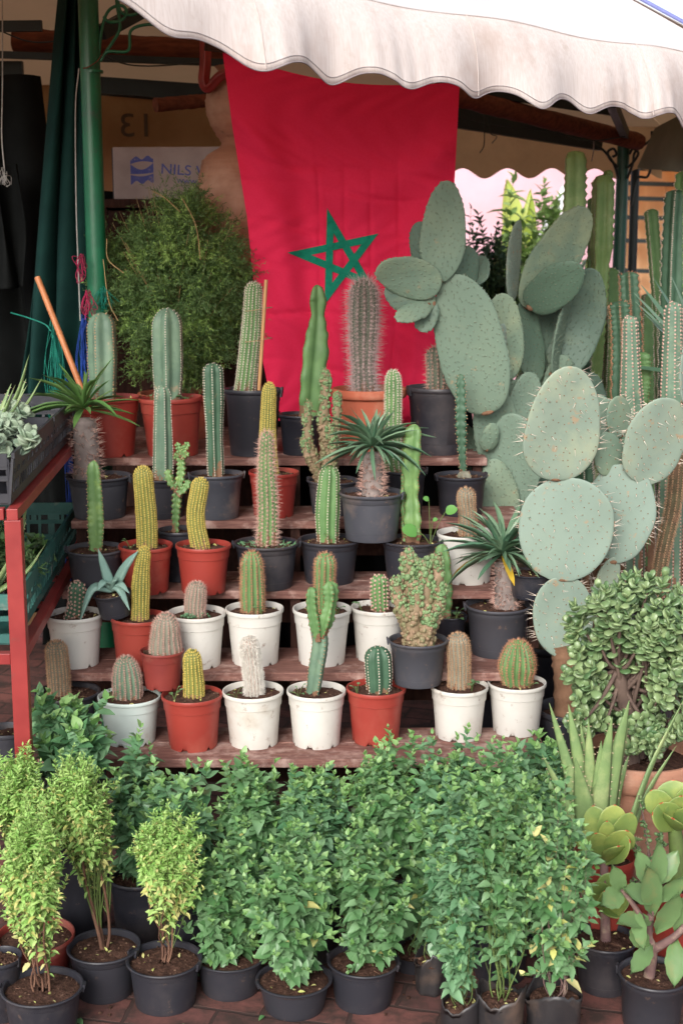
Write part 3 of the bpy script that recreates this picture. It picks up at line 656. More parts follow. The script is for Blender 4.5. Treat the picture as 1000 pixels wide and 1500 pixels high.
for y in (452, 497):
    mb = MB(); c = (loc(q, 370 - (y - 452) * .06, y + 2) + loc(q, 387, y, -.035)) / 2; th = np.linspace(0, 2 * PI, 22)
    sweep(mb, np.stack([c[0] + np.cos(th) * .041, c[1] + np.sin(th) * .045, c[2] + np.cos(th) * .006], -1), .0011, sides=5, cap=False); mb.build('string_tie', M_SP_TAN, q.root)
q = step(5, 'B', 440, 606, 66, 668, 'broad wavy paddle-shaped cactus in a black pot before the red flag')
cactus(q, [(450, 610), (455, 560), (460, 500), (463, 465), (463, 417)], 45, 3, .7, 'edge', M_C_MID, phase=.25, wave=(.06, .06), prof=[(0, .75), (.25, .95), (.45, 1), (.68, .66), (.76, .5), (.88, .62), (1, .6)], ring=.003)
q = step(5, 'T', 541, 568, 110, 668, 'long-spined grey cactus in a terracotta pot before the red flag')
cactus(q, [(535, 575), (534, 530), (533, 470), (531, 409)], 40, 13, .22, 'long', M_C_DGREY, phase=1.57, prof=[(0, .85), (.22, .78), (.28, .7), (.45, .9), (.7, 1.05), (1, 1)])
q = step(5, 'B', 642, 566, 94, 668, 'dusty black bucket with a spiny grey cactus behind the prickly pear')
cactus(q, [(640, 574), (640, 540), (639, 508)], 30, 12, .2, 'medlong', M_C_DGREY, phase=1.57)

# ---- pots resting on the rims of the pots under them
def rim(*qs): return max(a.base[2] + a.H for a in qs) + .002
q = step(1, 'M', 237, 952, 65, 1013, 'pinkish bristly cactus in a small brown-red pot resting on two pot rims', z=rim(r1b, r1c))
cactus(q, [(243, 957), (242, 930), (240, 898)], 45, 18, .1, 'pink', M_C_GREY, phase=1.57, prof=[(0, 1), (.4, .98), (1, .72)], tip=.8)
q = step(2, 'G', 612, 936, 88, 1010, 'large knobbly monstrous cactus in a grey pot raised on two pot rims', z=rim(r1f, r1g))
monstrose(q, [([(612, 945), (606, 900), (598, 850), (598, 803)], 27, 0), ([(616, 945), (622, 890), (622, 840), (620, 822)], 28, -.012), ([(622, 940), (632, 890), (640, 850), (639, 812)], 24, -.004),
              ([(604, 945), (592, 905), (582, 870), (580, 845)], 24, -.015), ([(610, 945), (604, 912), (610, 880), (608, 850)], 27, -.03), ([(624, 945), (636, 905), (644, 880), (648, 858)], 22, -.022), ([(618, 945), (626, 915), (632, 895)], 27, -.035)])
q = step(3, 'G', 544, 720, 96, 796, 'spiny trunk with star of narrow leaves in a grey pot raised on two rims', z=rim(r3e, r3f))
pachy(q, [(546, 728), (546, 700), (545, 662)], 32, (545, 655), 78, 76, M_STRAP, .048, .5, .020)
q = step(2, 'B', 169, 867, 56, 907, 'blue-grey agave in a small tilted black pot resting on two rims', z=rim(r2a, r2b) - .004, name='potted_agave', tilt=(R_(4), R_(-7), 0))
mb = MB()
for (ex, ey, w, bend) in ((117, 903, 9, 18), (158, 800, 8, 0), (216, 810, 9, 4), (192, 895, 8, 12), (150, 860, 8, 8), (180, 848, 8, 4), (165, 850, 7, 2), (195, 870, 7, 8)):
    a = loc(q, 170 + (ex - 170) * .05, 862, -.005); e = loc(q, ex, ey, -.05 if ey > 840 else -.01); mid = (a + e) / 2 + np.array([0, 0, bend * q.s * 1.4])
    path = spl([a, mid, e], 12); r = w * q.s * np.interp(np.linspace(0, 1, 12), [0, .3, .7, 1], [.8, 1, .65, .05])
    th = np.linspace(0, 2 * PI, 10, endpoint=False); sweep(mb, path, r, np.sqrt((np.cos(th)) ** 2 + (.3 * np.sin(th)) ** 2)[None].repeat(12, 0), ref=unit(np.cross(e - a, (0, -.6, .8))))
mb.build('leaf_rosette', mat('agave_leaf', (128, 158, 146), (110, 142, 134), 20, .5), q.root)

# bamboo cane leaning behind the first red pot
mb = MB(); a = P(124, 580, 4.52); e = P(55, 406, 4.62)
base = a - (e - a) * 1.05; base[2] = max(base[2], 1.085)
pth = spl([a + (a - e) * .25, a, e], 12); sweep(mb, pth - pth[0], .0098, sides=12)
for u in (.32, .62, .86):
    c = pth[0] + (pth[-1] - pth[0]) * u; sweep(mb, np.array([c - pth[0] - unit(e - a) * .003, c - pth[0], c - pth[0] + unit(e - a) * .003]), [.0098, .0112, .0098], sides=12)
o = mb.build('bamboo_cane', mat('bamboo_brown', (196, 128, 84), (170, 106, 66), 30, .45, .1, stretch=(1, 1, .2))); o.location = tuple(pth[0])
tag(o, 'bare bamboo cane leaning beside the fat cactus on the top step', 'bamboo cane')

# ================================================================== PRICKLY PEARS
def pad(root, bpx, tpx, w, Yb, Yt, yaw=0, th=.018, skin=None, spiny=False, shape='egg', part='pad', bumps=True, cork=True, notch=None):
    skin = skin or M_PAD; o = np.array(root.location)
    a = P(*bpx, Yb) - o; e = P(*tpx, Yt) - o; s = S((a + e) / 2 + o)
    ax = unit(e - a); L = np.linalg.norm(e - a)
    nrm = np.array([0, -1., 0]); nrm = unit(nrm - ax * np.dot(nrm, ax)); sd = np.cross(ax, nrm)
    c, sn = math.cos(yaw), math.sin(yaw); nrm, sd = nrm * c + sd * sn, sd * c - nrm * sn
    W = w * s / 2; n, k = 26, 36
    t = np.concatenate([[0.0, .006, .02, .045], np.linspace(.08, .93, n - 8), [.96, .98, .993, .9995]]); n = len(t)
    if shape == 'round': hw = np.sqrt(np.clip(1 - (2 * t - 1) ** 2, 0, 1)) ** .92; hw = np.maximum(hw, .26 * (t < .2))
    else:
        u = t ** .78; hw = np.sqrt(np.clip(1 - (2 * np.clip(u, 0, 1) - 1) ** 2, 0, 1)); hw = np.maximum(hw * (1 - .1 * (1 - t)), .20 * (t < .2))
        if shape == 'long': hw = np.sqrt(np.clip(1 - (2 * t ** .9 - 1) ** 2, 0, 1)); hw = np.maximum(hw, .3 * (t < .2))
    hw = hw / hw.max(); hw[0] = .1; hw[-1] = .02
    tk = th / 2 * np.clip(hw, 0, 1) ** .55 * (1.12 - .3 * t)
    f1, f2, f3 = rng.uniform(0, 6, 3); bend = rng.uniform(-.05, .08)
    th_ = th; th = th * .72; tk = tk * .72; an = np.linspace(0, 2 * PI, k, endpoint=False); ca, sa = np.cos(an), np.sin(an)
    def surf(T, A, side=None):
        h = np.interp(T, t, hw) * W * (1 + .02 * np.sin(9 * T + f1 + 2 * A)); q = np.interp(T, t, tk)
        cx_, sy_ = np.cos(A), np.sin(A)
        h = h * (1 + .022 * np.sin(5 * T + 3 * np.cos(A) + f2) + .018 * np.sin(13 * T + 2 * A + f3)); x = h * np.sign(cx_) * np.abs(cx_) ** .9; z = q * np.sign(sy_) * np.abs(sy_) ** .62
        z = z + bend * L * ((T - .5) ** 2 * 4 - .5) + .045 * W * np.sin(2.6 * x / W + f2) * np.sin(4 * T + f3) + .012 * W * np.sin(7 * x / W + f1) * np.sin(9 * T + f2) + .05 * W * (x / W) ** 2 * np.sign(bend)
        return a + ax * (T * L)[..., None] + sd * x[..., None] + nrm * z[..., None]
    T_, A_ = np.meshgrid(t, an, indexing='ij'); V = surf(T_, A_)
    mb = MB(); i0 = np.arange(n - 1)[:, None] * k + np.arange(k)[None]; i1 = np.arange(n - 1)[:, None] * k + (np.arange(k)[None] + 1) % k
    Fq = np.stack([i0, i1, i1 + k, i0 + k], -1)
    mb.add(V.reshape(-1, 3), Fq.reshape(-1, 4), 0)
    i = np.arange(k); j = (i + 1) % k
    mb.f.append((np.stack([i + (n - 1) * k, j + (n - 1) * k, np.roll(j, -1) + (n - 1) * k], -1)[:k - 2:1][[0]], 0, True))
    # areoles on a diagonal lattice over both faces, and along the rim
    sp = .0245 if spiny else .0175; rows = int(L / (sp * .8)); pp, dd = [], []
    for r in range(1, rows):
        tt = r / rows; h = np.interp(tt, t, hw) * W; m = int(2 * h / sp)
        for c_ in range(m + 1):
            x = -h + (c_ + (.5 if r % 2 else 0) + .25) * sp
            if abs(x) > h * .94: continue
            A = math.acos(max(-1, min(1, np.sign(x) * (abs(x) / h) ** (1 / .9))))
            for sg in (1, -1): pp.append((tt + rng.normal(0, .016), (A + rng.normal(0, .05)) * sg)); dd.append(sg)
    for r in range(int(L / sp * 1.6)):
        for A in (0, PI): pp.append((rng.uniform(.25, .99), A)); dd.append(0)
    pp = np.array(pp); pos = surf(pp[:, 0], pp[:, 1])
    sgn = np.array(dd); ctr = a + ax * (pp[:, 0] * L)[:, None]
    out = np.where((sgn == 0)[:, None], unit(pos - ctr) + ax * .2, nrm * sgn[:, None])
    if spiny:
        balls(mb, pos, np.full(len(pos), .0019), m=1, nu=5, nv=3)
        for q_ in range(2):
            kp = rng.random(len(pos)) < np.where(sgn == 0, .62, .5 if q_ < 1 else .15)
            spines(mb, pos[kp], out[kp] + rng.normal(0, .33, (kp.sum(), 3)) + np.array([0, 0, -.15]), rng.uniform(.010, .024, kp.sum()) * np.where(sgn[kp] == 0, 1.45, 1), .0019, 2)
    else:
        if bumps:
            M = basis(unit(np.repeat(ax[None], len(pos), 0)), out)
            balls(mb, pos - out * .0008, np.tile(np.array([.0030, .0052, .0024]), (len(pos), 1)), M, m=0, nu=6, nv=4)
        balls(mb, pos + out * .0013, np.full(len(pos), .0010), m=1, nu=5, nv=3)
    if cork: balls(mb, np.array([a + ax * .004]), np.array([[W * .2, th * .55, .008]]), basis(ax[None], nrm[None])[:, :, [0, 2, 1]], m=3, nu=12, nv=7)
    return mb.build(part, [skin, M_AREOLE, M_SP_WHITE, M_CORK], root)

GP = 'prickly pears to the right of the steps'
# spiny round-padded plant in front
q = make_pot('B', 838, 1036, 104, 1120, .20, 'round-padded prickly pear with long white spines chained upward beside the steps', 'prickly_pear', 'prickly pear', GP, Y=3.78)
st = thing('concrete_block', 'low grey concrete block under the front prickly pear pot', 'block', (q.base[0], q.base[1], 0))
mb = MB(); box(mb, (-.11, -.10, 0), (.11, .10, .199)); o = mb.build('block', mat('rough_concrete', (120, 112, 104), (96, 90, 84), 20, .9, .4), st); st_b = o.modifiers.new('b', 'BEVEL'); st_b.width = .006
r = q.root; r.rotation_euler = (0, 0, 0)
mb = MB(); tp = [loc(q, 836, 1040), loc(q, 832, 1000), loc(q, 828, 965), loc(q, 826, 945)]; tp[0][2] = q.soil - .01
sweep(mb, spl(tp, 18), np.linspace(25, 17, 18) * q.s * (1 + rng.normal(0, .03, 18)), 1 + rng.normal(0, .05, (18, 14))); mb.build('trunk', M_CORK, r)
Y0 = q.Y
pad(r, (829, 962), (820, 843), 92, Y0, Y0 - .01, .12, .024, M_PADP, True, 'round')
pad(r, (821, 850), (836, 699), 141, Y0 - .01, Y0 - .03, -.08, .026, M_PADP, True, 'round')
pad(r, (814, 703), (834, 536), 114, Y0 - .03, Y0 - .10, .15, .024, M_PADP, True, 'egg')
pad(r, (872, 905), (899, 815), 40, Y0 + .08, Y0 + .07, .3, .026, M_PADP, True, 'long', part='pad')
pad(r, (893, 824), (918, 680), 106, Y0 + .07, Y0 + .04, -.25, .024, M_PADP, True, 'round')
pad(r, (942, 708), (977, 582), 98, Y0 + .04, Y0 - .02, .2, .022, M_PADP, True, 'round')
pad(r, (897, 695), (884, 634), 50, Y0 + .06, Y0 + .04, .35, .018, M_PAD, True, 'egg')
pad(r, (880, 645), (872, 578), 58, Y0 + .14, Y0 + .13, -.3, .02, M_PAD, True, 'egg')
pad(r, (908, 640), (902, 580), 46, Y0 + .12, Y0 + .10, .5, .02, M_PAD, True, 'egg')
pad(r, (930, 780), (926, 690), 70, Y0 + .16, Y0 + .14, .4, .02, M_PAD, True, 'round')
pad(r, (1000, 590), (1003, 500), 26, Y0 - .02, Y0 - .04, .9, .016, M_PADP, True, 'long')
mb = MB(); sp_ = spl([loc(q, 850, 1035, .02), loc(q, 868, 960, .07), loc(q, 874, 900, .08)], 12); sweep(mb, sp_, np.linspace(20, 15, 12) * q.s, 1 + rng.normal(0, .05, (12, 12))); mb.build('trunk', M_CORK, r)

# tall spineless plant behind
q = make_pot('B', 726, 955, 100, 1010, 0, 'tall spineless grey-green prickly pear rising in front of the red flag edge', 'prickly_pear', 'prickly pear', GP, Y=4.44)
r = q.root; r.rotation_euler = (0, 0, 0); Y0 = q.Y
mb = MB(); tp = spl([loc(q, 728, 950), loc(q, 736, 800), loc(q, 734, 750), loc(q, 730, 690)], 14); tp[0][2] = q.soil - .01; sweep(mb, tp, np.linspace(34, 26, 14) * q.s, 1 + rng.normal(0, .05, (14, 14))); mb.build('trunk', M_C_BARK, r)
pad(r, (714, 606), (664, 402), 102, Y0 - .10, Y0 - .16, -.1, .03, M_PAD, False, 'egg')
pad(r, (644, 412), (654, 264), 66, Y0 - .17, Y0 - .21, .12, .024, M_PAD, False, 'long')
pad(r, (640, 412), (611, 325), 54, Y0 - .15, Y0 - .14, -.5, .022, M_PADD, False, 'egg')
pad(r, (643, 420), (550, 392), 60, Y0 - .18, Y0 - .25, -.25, .024, M_PAD, False, 'egg')
pad(r, (636, 445), (562, 425), 52, Y0 - .16, Y0 - .20, .2, .022, M_PADD, False, 'egg')
pad(r, (628, 446), (580, 468), 32, Y0 - .17, Y0 - .25, .5, .02, M_PAD, False, 'egg')
pad(r, (630, 440), (618, 487), 36, Y0 - .15, Y0 - .17, .3, .02, M_PADD, False, 'egg')
pad(r, (668, 425), (690, 362), 56, Y0 - .08, Y0 - .04, .5, .022, M_PADD, False, 'egg')
pad(r, (690, 420), (706, 375), 42, Y0 - .02, Y0 + .02, -.7, .02, M_PADD, False, 'egg')
pad(r, (735, 560), (735, 429), 64, Y0 + .04, Y0 + .02, .1, .024, M_PAD, False, 'egg')
pad(r, (724, 565), (735, 474), 38, Y0 - .05, Y0 - .08, .95, .018, M_PADP, False, 'long')
pad(r, (742, 700), (716, 565), 74, Y0 - .02, Y0 - .03, .15, .03, M_PAD, False, 'egg')
pad(r, (700, 745), (704, 655), 46, Y0 + .05, Y0 + .04, -.2, .025, M_PADD, False, 'egg')
pad(r, (745, 750), (752, 605), 84, Y0 - .04, Y0 - .08, -.3, .03, M_PAD, False, 'egg')
pad(r, (770, 760), (790, 640), 70, Y0 + .02, Y0 + .02, .3, .03, M_PADD, False, 'egg')
pad(r, (690, 690), (676, 620), 40, Y0 + .08, Y0 + .08, .2, .026, M_PADD, False, 'egg')
pad(r, (655, 420), (668, 352), 44, Y0 - .06, Y0 - .05, .7, .02, M_PADD, False, 'egg')
pad(r, (690, 690) if False else (738, 800), (722, 672), 62, Y0 - .07, Y0 - .09, .1, .03, M_PAD, False, 'egg')
pad(r, (762, 640), (775, 545), 58, Y0 + .02, Y0 + .01, .4, .026, M_PAD, False, 'egg')
pad(r, (742, 605), (748, 555), 48, Y0 + .06, Y0 + .05, .0, .022, M_PAD, False, 'egg')
pad(r, (712, 660), (722, 620), 28, Y0 - .08, Y0 - .10, .3, .02, M_PAD, False, 'egg')
# second spineless plant further back
q = make_pot('B', 810, 940, 96, 1010, 0, 'dark grey spineless prickly pear with upswept pads behind the spiny one', 'prickly_pear', 'prickly pear', GP, Y=4.75)
r = q.root; r.rotation_euler = (0, 0, 0); Y0 = q.Y
mb = MB(); tp = spl([loc(q, 808, 940), loc(q, 812, 700), loc(q, 806, 590)], 14); tp[0][2] = q.soil - .01; sweep(mb, tp, np.linspace(30, 20, 14) * q.s, 1 + rng.normal(0, .05, (14, 14))); mb.build('trunk', M_C_BARK, r)
pad(r, (808, 600), (826, 520), 48, Y0, Y0 - .02, .2, .028, M_PAD, False, 'egg')
pad(r, (772, 452), (857, 303), 76, Y0 - .06, Y0 - .12, .2, .026, M_PAD, False, 'egg')
pad(r, (774, 452), (850, 388), 64, Y0 - .10, Y0 - .2, .1, .024, M_PADD, False, 'egg')
pad(r, (822, 545), (868, 393), 78, Y0 + .03, Y0 + .02, -.25, .026, M_PADD, False, 'egg')
pad(r, (806, 550), (852, 378), 46, Y0 - .04, Y0 - .08, 1.15, .02, M_PAD, False, 'long')
pad(r, (800, 560), (806, 440), 66, Y0 + .05, Y0 + .05, .1, .026, M_PADD, False, 'egg')
pad(r, (783, 560), (766, 438), 46, Y0 - .02, Y0 - .04, .2, .024, M_PADD, False, 'long')
pad(r, (748, 440), (757, 322), 46, Y0 - .05, Y0 - .06, 1.0, .02, M_PADP, False, 'long')
pad(r, (776, 620), (778, 535), 60, Y0 + .02, Y0 + .02, .2, .026, M_PAD, False, 'egg')
pad(r, (860, 640), (862, 545), 60, Y0 + .1, Y0 + .1, .3, .026, M_PADD, False, 'egg')

# ================================================================== tall columnar plants at the right
GC = 'tall columnar cacti behind the prickly pears'
def tall(label, stems, cx, Y, potw=70, kind='B', z=0.0, yr=870):
    q = make_pot(kind, cx, yr, potw, yr + 70, z, label, 'columnar_cactus', 'columnar cactus', GC, Y=Y)
    q.root.rotation_euler = (0, 0, 0)
    for pts, w, ribs, dep, sp, skin, kw in stems:
        cactus(q, pts, w, ribs, dep, sp, skin, **kw)
    return q
wv = dict(wave=(.1, .05), phase=.7, ring=.008)
tall('pale green winged spurge column topping out under the tan valance', [([(826, 800), (828, 600), (832, 420), (837, 320), (840, 221)], 37, 3, .6, 'edge', M_C_PALE, dict(wv, prof=[(0, .7), (.5, .8), (.75, 1), (1, .9)], phase=.3))], 828, 5.0)
tall('bright green column with a knobbly top just left of the far green pole', [([(862, 800), (868, 560), (878, 400), (882, 256)], 34, 4, .5, 'edge', M_C_PALE, dict(wv, prof=[(0, .8), (.45, .95), (.7, .8), (.75, 1.05), (1, 1)])),
    ([(883, 268), (889, 257), (887, 250)], 17, 4, .4, 'edge', M_C_BRIGHT, dict(wv, part='arm', zsoil=False)), ([(868, 620), (868, 420), (869, 290)], 18, 3, .5, 'edge', M_C_MID, dict(wv, part='arm', dY=.06))], 864, 5.2)
tall('twin dark green columns standing right of the far green pole', [([(975, 820), (968, 520), (960, 400), (952, 306)], 21, 4, .4, 'white', M_C_MID, dict(wv, part='stem')), ([(978, 820), (985, 560), (975, 450), (966, 420), (958, 360)], 20, 4, .4, 'white', M_C_MID, dict(wv, part='arm', dY=.04))], 976, 5.0)
tall('tall dark column at the right margin rising past the striped stall', [([(985, 820), (980, 560), (985, 400), (992, 278)], 34, 5, .4, 'white', M_C_DARK, dict(wv)), ([(1010, 820), (1008, 560), (1003, 400), (1002, 250)], 30, 5, .4, 'white', M_C_MID, dict(wv, part='arm'))], 996, 4.85)
tall('dark grouped columns with red-brown edges behind the pale spiny joints', [([(930, 830), (926, 600), (925, 480), (922, 398)], 30, 6, .3, 'brown', M_C_DARK, dict(wv)), ([(908, 830), (908, 600), (910, 500), (907, 441)], 30, 6, .3, 'brown', M_C_DARK, dict(wv, part='arm', dY=-.05)), ([(938, 820), (934, 620), (940, 560), (940, 516)], 27, 4, .4, 'edge', M_C_MID, dict(wv, part='arm', dY=-.1))], 922, 4.7)
tall('pale pointed dotted column left of its taller dotted neighbour', [([(930, 760), (926, 640), (922, 560), (918, 462)], 33, 9, .08, 'dots', M_C_BLUE, dict(phase=1.57, prof=[(0, 1.1), (.6, .95), (1, .6)]))], 930, 4.35, 60)
tall('tall pale dotted column against the right margin', [([(985, 780), (984, 640), (984, 560), (986, 442)], 34, 9, .08, 'dots', M_C_BLUE, dict(phase=1.57, prof=[(0, 1.05), (.6, 1), (1, .7)]))], 985, 4.3, 60)
tall('brown-spined woody trunks curving up under the round prickly pear pads', [([(950, 905), (968, 820), (985, 740), (992, 660)], 21, 9, .2, 'tan', M_C_BARK, dict(zsoil=True, phase=1.5)), ([(905, 905), (896, 860), (888, 810)], 22, 9, .2, 'tan', M_C_BARK, dict(zsoil=True, phase=1.5, part='arm'))], 930, 4.1, 120, 'B', 0, 915)
tall('slender green columns filling the gap under the far green pole', [([(890, 830), (892, 600), (896, 480), (893, 392)], 24, 4, .4, 'white', M_C_MID, dict(wv)), ([(876, 830), (874, 640), (880, 540), (878, 470)], 24, 4, .4, 'edge', M_C_DARK, dict(wv, part='arm', dY=.05)), ([(950, 830), (948, 620), (946, 520), (949, 430)], 24, 4, .4, 'white', M_C_MID, dict(wv, part='arm', dY=.06))], 905, 5.35)
tall('short ribbed dark column low behind the round pads', [([(850, 830), (852, 640), (848, 560), (850, 490)], 34, 7, .3, 'white', M_C_DARK, dict(wv)), ([(830, 830), (832, 640), (834, 590), (832, 540)], 28, 7, .3, 'white', M_C_MID, dict(wv, part='arm', dY=.05))], 842, 5.05)
# strap-leaved plant at the right margin
q = make_pot('B', 1035, 560, 60, 640, .9, 'blue-green strap-leaved rosette poking in from the right margin', 'strap_leaf_plant', 'pot plant', None, Y=4.55)
st = thing('wooden_stand', 'dark wooden stand holding the strap-leaved plant at the right margin', 'stand', (q.base[0], q.base[1], 0))
mb = MB(); box(mb, (-.1, -.1, .87), (.1, .1, .899)); mb.build('stand_top', M_WOODD, st)
for sx in (-1, 1):
    for sy in (-1, 1):
        mb = MB(); box(mb, (sx * .08 - .012, sy * .08 - .012, 0), (sx * .08 + .012, sy * .08 + .012, .869)); mb.build('leg', M_WOODD, st)
mb = MB()
for ex, ey in ((930, 425), (933, 438), (940, 415), (945, 455), (905, 530), (960, 405), (985, 400), (1010, 395), (1060, 400), (1085, 430), (1090, 470), (960, 470), (1000, 520), (1040, 380)):
    a = loc(q, 1035, 555); e = loc(q, ex, ey, rng.uniform(-.15, .1)); a = a + (e - a) * .04
    inst(mb, *STRAP_T, basis((e - a)[None], [[0, -.4, .9]]), a[None], np.array([[.13, np.linalg.norm(e - a), .05]]), 0)
mb.build('leaf_rosette', M_STRAP, q.root)

# ================================================================== right foreground: jade, aloe, paddle plants, kalanchoe
OBOV = lambda V: np.stack([V[:, 0] * (1 + .3 * V[:, 1]), V[:, 1], V[:, 2]], -1)
q = make_pot('C', 936, 1100, 178, 1372, 0, 'woody jade plant with thick round leaves in a large clay pot', 'jade_plant', 'jade plant', fill=.93)
q.root.rotation_euler = (0, 0, 0); Y0 = q.Y
mb = MB(); tips = []
def limb(pts, w0, w1):
    p = spl(pts, 14); sweep(mb, p, np.linspace(w0, w1, 14) * q.s / 2 * (1 + rng.normal(0, .05, 14)), 1 + rng.normal(0, .05, (14, 10))); return p
def J(x, y, d=0): return loc(q, x, y, d)
B0 = J(922, 1095); B0[2] = q.soil - .01
main = [limb([B0, J(922, 1060), J(910, 1010, -.02), J(905, 980, -.03)], 32, 18), limb([B0 + (.03, .03, 0), J(945, 1050, .03), J(968, 1000, .04)], 22, 12), limb([B0 + (.06, .01, 0), J(985, 1060, 0), J(1010, 1010, 0)], 20, 12)]
for k in range(64):
    src = main[rng.choice(3, p=[.55, .25, .2])]; a = src[rng.integers(5, 14)]
    x = rng.uniform(845, 1030); y = rng.uniform(862, 1085); d = rng.uniform(-.16, .16)
    if (x - 935) ** 2 / 105 ** 2 + (y - 975) ** 2 / 122 ** 2 > 1: continue
    if 895 < x < 960 and y > 1010 and d < .02: d = abs(d) + .05
    e = J(x, y, d); m_ = (a + e) / 2 + np.array([0, 0, -.012])
    limb([a, m_, e], 7, 3.5); tips.append(e)
for (x, y, d) in ((856, 925, 0), (845, 945, .02), (875, 885, -.02), (915, 862, 0), (945, 868, .02), (990, 875, 0), (1005, 900, -.03), (848, 985, 0), (858, 1020, .03), (865, 1050, .03), (905, 905, -.08), (950, 920, -.1), (985, 945, -.08), (930, 955, -.08), (880, 950, -.06), (1000, 990, -.05), (985, 1070, -.08), (1000, 1040, -.06), (960, 1030, -.1), (935, 1075, -.1), (955, 1090, -.09)):
    e = J(x, y, d); a = main[0][13] if x < 940 else main[1][12]
    if y > 1025: a = main[1][5]
    limb([a, (a + e) / 2 + np.array([0, 0, -.015]), e], 7, 3.5); tips.append(e)
mb.build('trunk', M_JADEB, q.root)
tips = np.array(tips); pos, D, Nn, sz = [], [], [], []
for e in tips:
    up = unit(e - J(925, 1010) + np.array([0, -.03, .12]))
    for c in range(rng.integers(5, 9)):
        o = e + rng.normal(0, .021, 3); s1 = unit(np.cross(up, rnd_unit(1)[0])); s2 = np.cross(up, s1)
        for l in range(3):
            b = o + up * (l - 1) * .009
            for sg in (1, -1):
                v = (s1 if l % 2 else s2) * sg; d = unit(v * (1 - .25 * l) + up * (.25 + .35 * l) + rng.normal(0, .12, 3))
                pos.append(b + d * .013); D.append(d); Nn.append(unit(up - v * .4)); sz.append(rng.uniform(.75, 1.2) * (1 - .12 * l))
sz = np.array(sz)[:, None] * np.array([[.0115, .0165, .0040]])
mb = MB(); balls(mb, np.array(pos), sz, basis(np.array(D), np.array(Nn)), nu=8, nv=6, shape=OBOV)
mb.build('foliage', M_JADE, q.root)
print('jade leaves', len(pos))

def thick_leaf(mb, a, e, wmax, nrm, th=.3, prof=None, m=0, teeth=None, bend=0.0):
    n = 18; t = np.linspace(0, 1, n); mid = (a + e) / 2 + np.asarray(nrm) * bend
    path = spl([a, mid, e], n); w = wmax * np.interp(t, *zip(*(prof or [(0, .9), (.2, 1), (.5, .8), (.8, .42), (1, .03)])))
    an = np.linspace(0, 2 * PI, 14, endpoint=False)
    ref = unit(np.cross(unit(e - a), nrm))
    fac = np.abs(np.cos(an)) ** 1 * 0 + 1 / np.sqrt(np.cos(an) ** 2 + (np.sin(an) / th) ** 2)
    V, N, B = sweep(mb, path, w, fac[None].repeat(n, 0), m=m, ref=ref)
    if teeth:
        i = rng.integers(1, n - 1, teeth); sg = rng.choice([0, 7], teeth); p = V[i, sg]; spines(mb, p, (p - path[i]) + unit(e - a) * .2 * np.linalg.norm(p - path[i], axis=1)[:, None], .0048, .0034, 1)
    return path
q = make_pot('R', 885, 1250, 92, 1340, 0, 'upright aloe with toothed pale green leaves in a red pot', 'aloe_plant', 'aloe', Y=3.22)
q.root.rotation_euler = (0, 0, 0)
for ex, ey, bx, w, d in ((804, 1030, 858, 24, .02), (832, 1032, 868, 30, .03), (861, 1054, 868, 26, -.01), (896, 1050, 872, 30, -.03), (921, 1026, 880, 34, 0), (920, 1058, 886, 26, .03), (920, 1107, 890, 28, .05), (842, 1110, 862, 34, -.05), (793, 1104, 846, 20, .03), (880, 1085, 876, 28, -.02), (1003, 1020, 915, 18, .06), (990, 1092, 920, 18, .1), (850, 1060, 864, 24, .05), (942, 1230, 900, 18, -.06)):
    mb = MB(); a = loc(q, bx, 1228, d * .25); e = loc(q, ex, ey, d)
    thick_leaf(mb, a, e, w * q.s / 2, unit([(bx - 872) * .03, -1, .25]), .38, teeth=26, bend=-.012); mb.build('leaf', [M_ALOE, M_ALOET], q.root)

def paddle(q, cx, cy, leaves, Ybias=0, red=True):
    """rosette of big round thick leaves with red margins; leaves: (tip px, width px, depth offset, facing)"""
    for ex, ey, w, d, nx, nz in leaves:
        mb = MB(); a = loc(q, cx, cy, Ybias); e = loc(q, ex, ey, Ybias + d); ax = unit(e - a); L = np.linalg.norm(e - a)
        nrm = np.array([nx, -1., nz]); nrm = unit(nrm - ax * np.dot(nrm, ax)); sd = np.cross(ax, nrm)
        n, k = 20, 24; t = 1 - (1 - np.linspace(0, 1, n)) ** 1.5; hw = np.interp(t, [0, .15, .4, .65, .85, .95, 1], [.3, .42, .78, 1, .8, .48, .03]) * w * q.s / 2
        an = np.linspace(0, 2 * PI, k, endpoint=False); an = an - .46 * np.sin(2 * an); x = hw[:, None] * np.cos(an); z = (.0042 * np.interp(t, [0, .8, 1], [1.2, 1, .4]))[:, None] * np.sin(an) + ((x / (w * q.s / 2)) ** 2 * .22 * w * q.s / 2) + (t ** 2 * .10 * L)[:, None]
        V = a + ax * (t * L)[:, None, None] + sd * x[..., None] + nrm * z[..., None]
        i0 = np.arange(n - 1)[:, None] * k + np.arange(k)[None]; i1 = np.arange(n - 1)[:, None] * k + (np.arange(k)[None] + 1) % k
        Fq = np.stack([i0, i1, i1 + k, i0 + k], -1)
        edge = np.zeros((n - 1, k), bool); edge[3:, [0, k - 1, k // 2, k // 2 - 1]] = True; edge[n - 2] = True
        mb.add(V.reshape(-1, 3), Fq[~edge], 0); mb.f.append((Fq[edge] + 0 + mb.n - n * k, 1, True)); mb.build('leaf', [M_PADDLE, M_PADRED], q.root)
q = make_pot('B', 886, 1372, 92, 1462, 0, 'paddle plant with red-edged fan of leaves beside the basil in a black pot', 'paddle_plant', 'paddle plant', 'red-edged paddle plants')
mb = MB(); sp_ = spl([loc(q, 886, 1380), loc(q, 884, 1330), loc(q, 882, 1262)], 12); sweep(mb, sp_, np.linspace(8, 6, 12) * q.s); mb.build('stem', M_MAUVE, q.root)
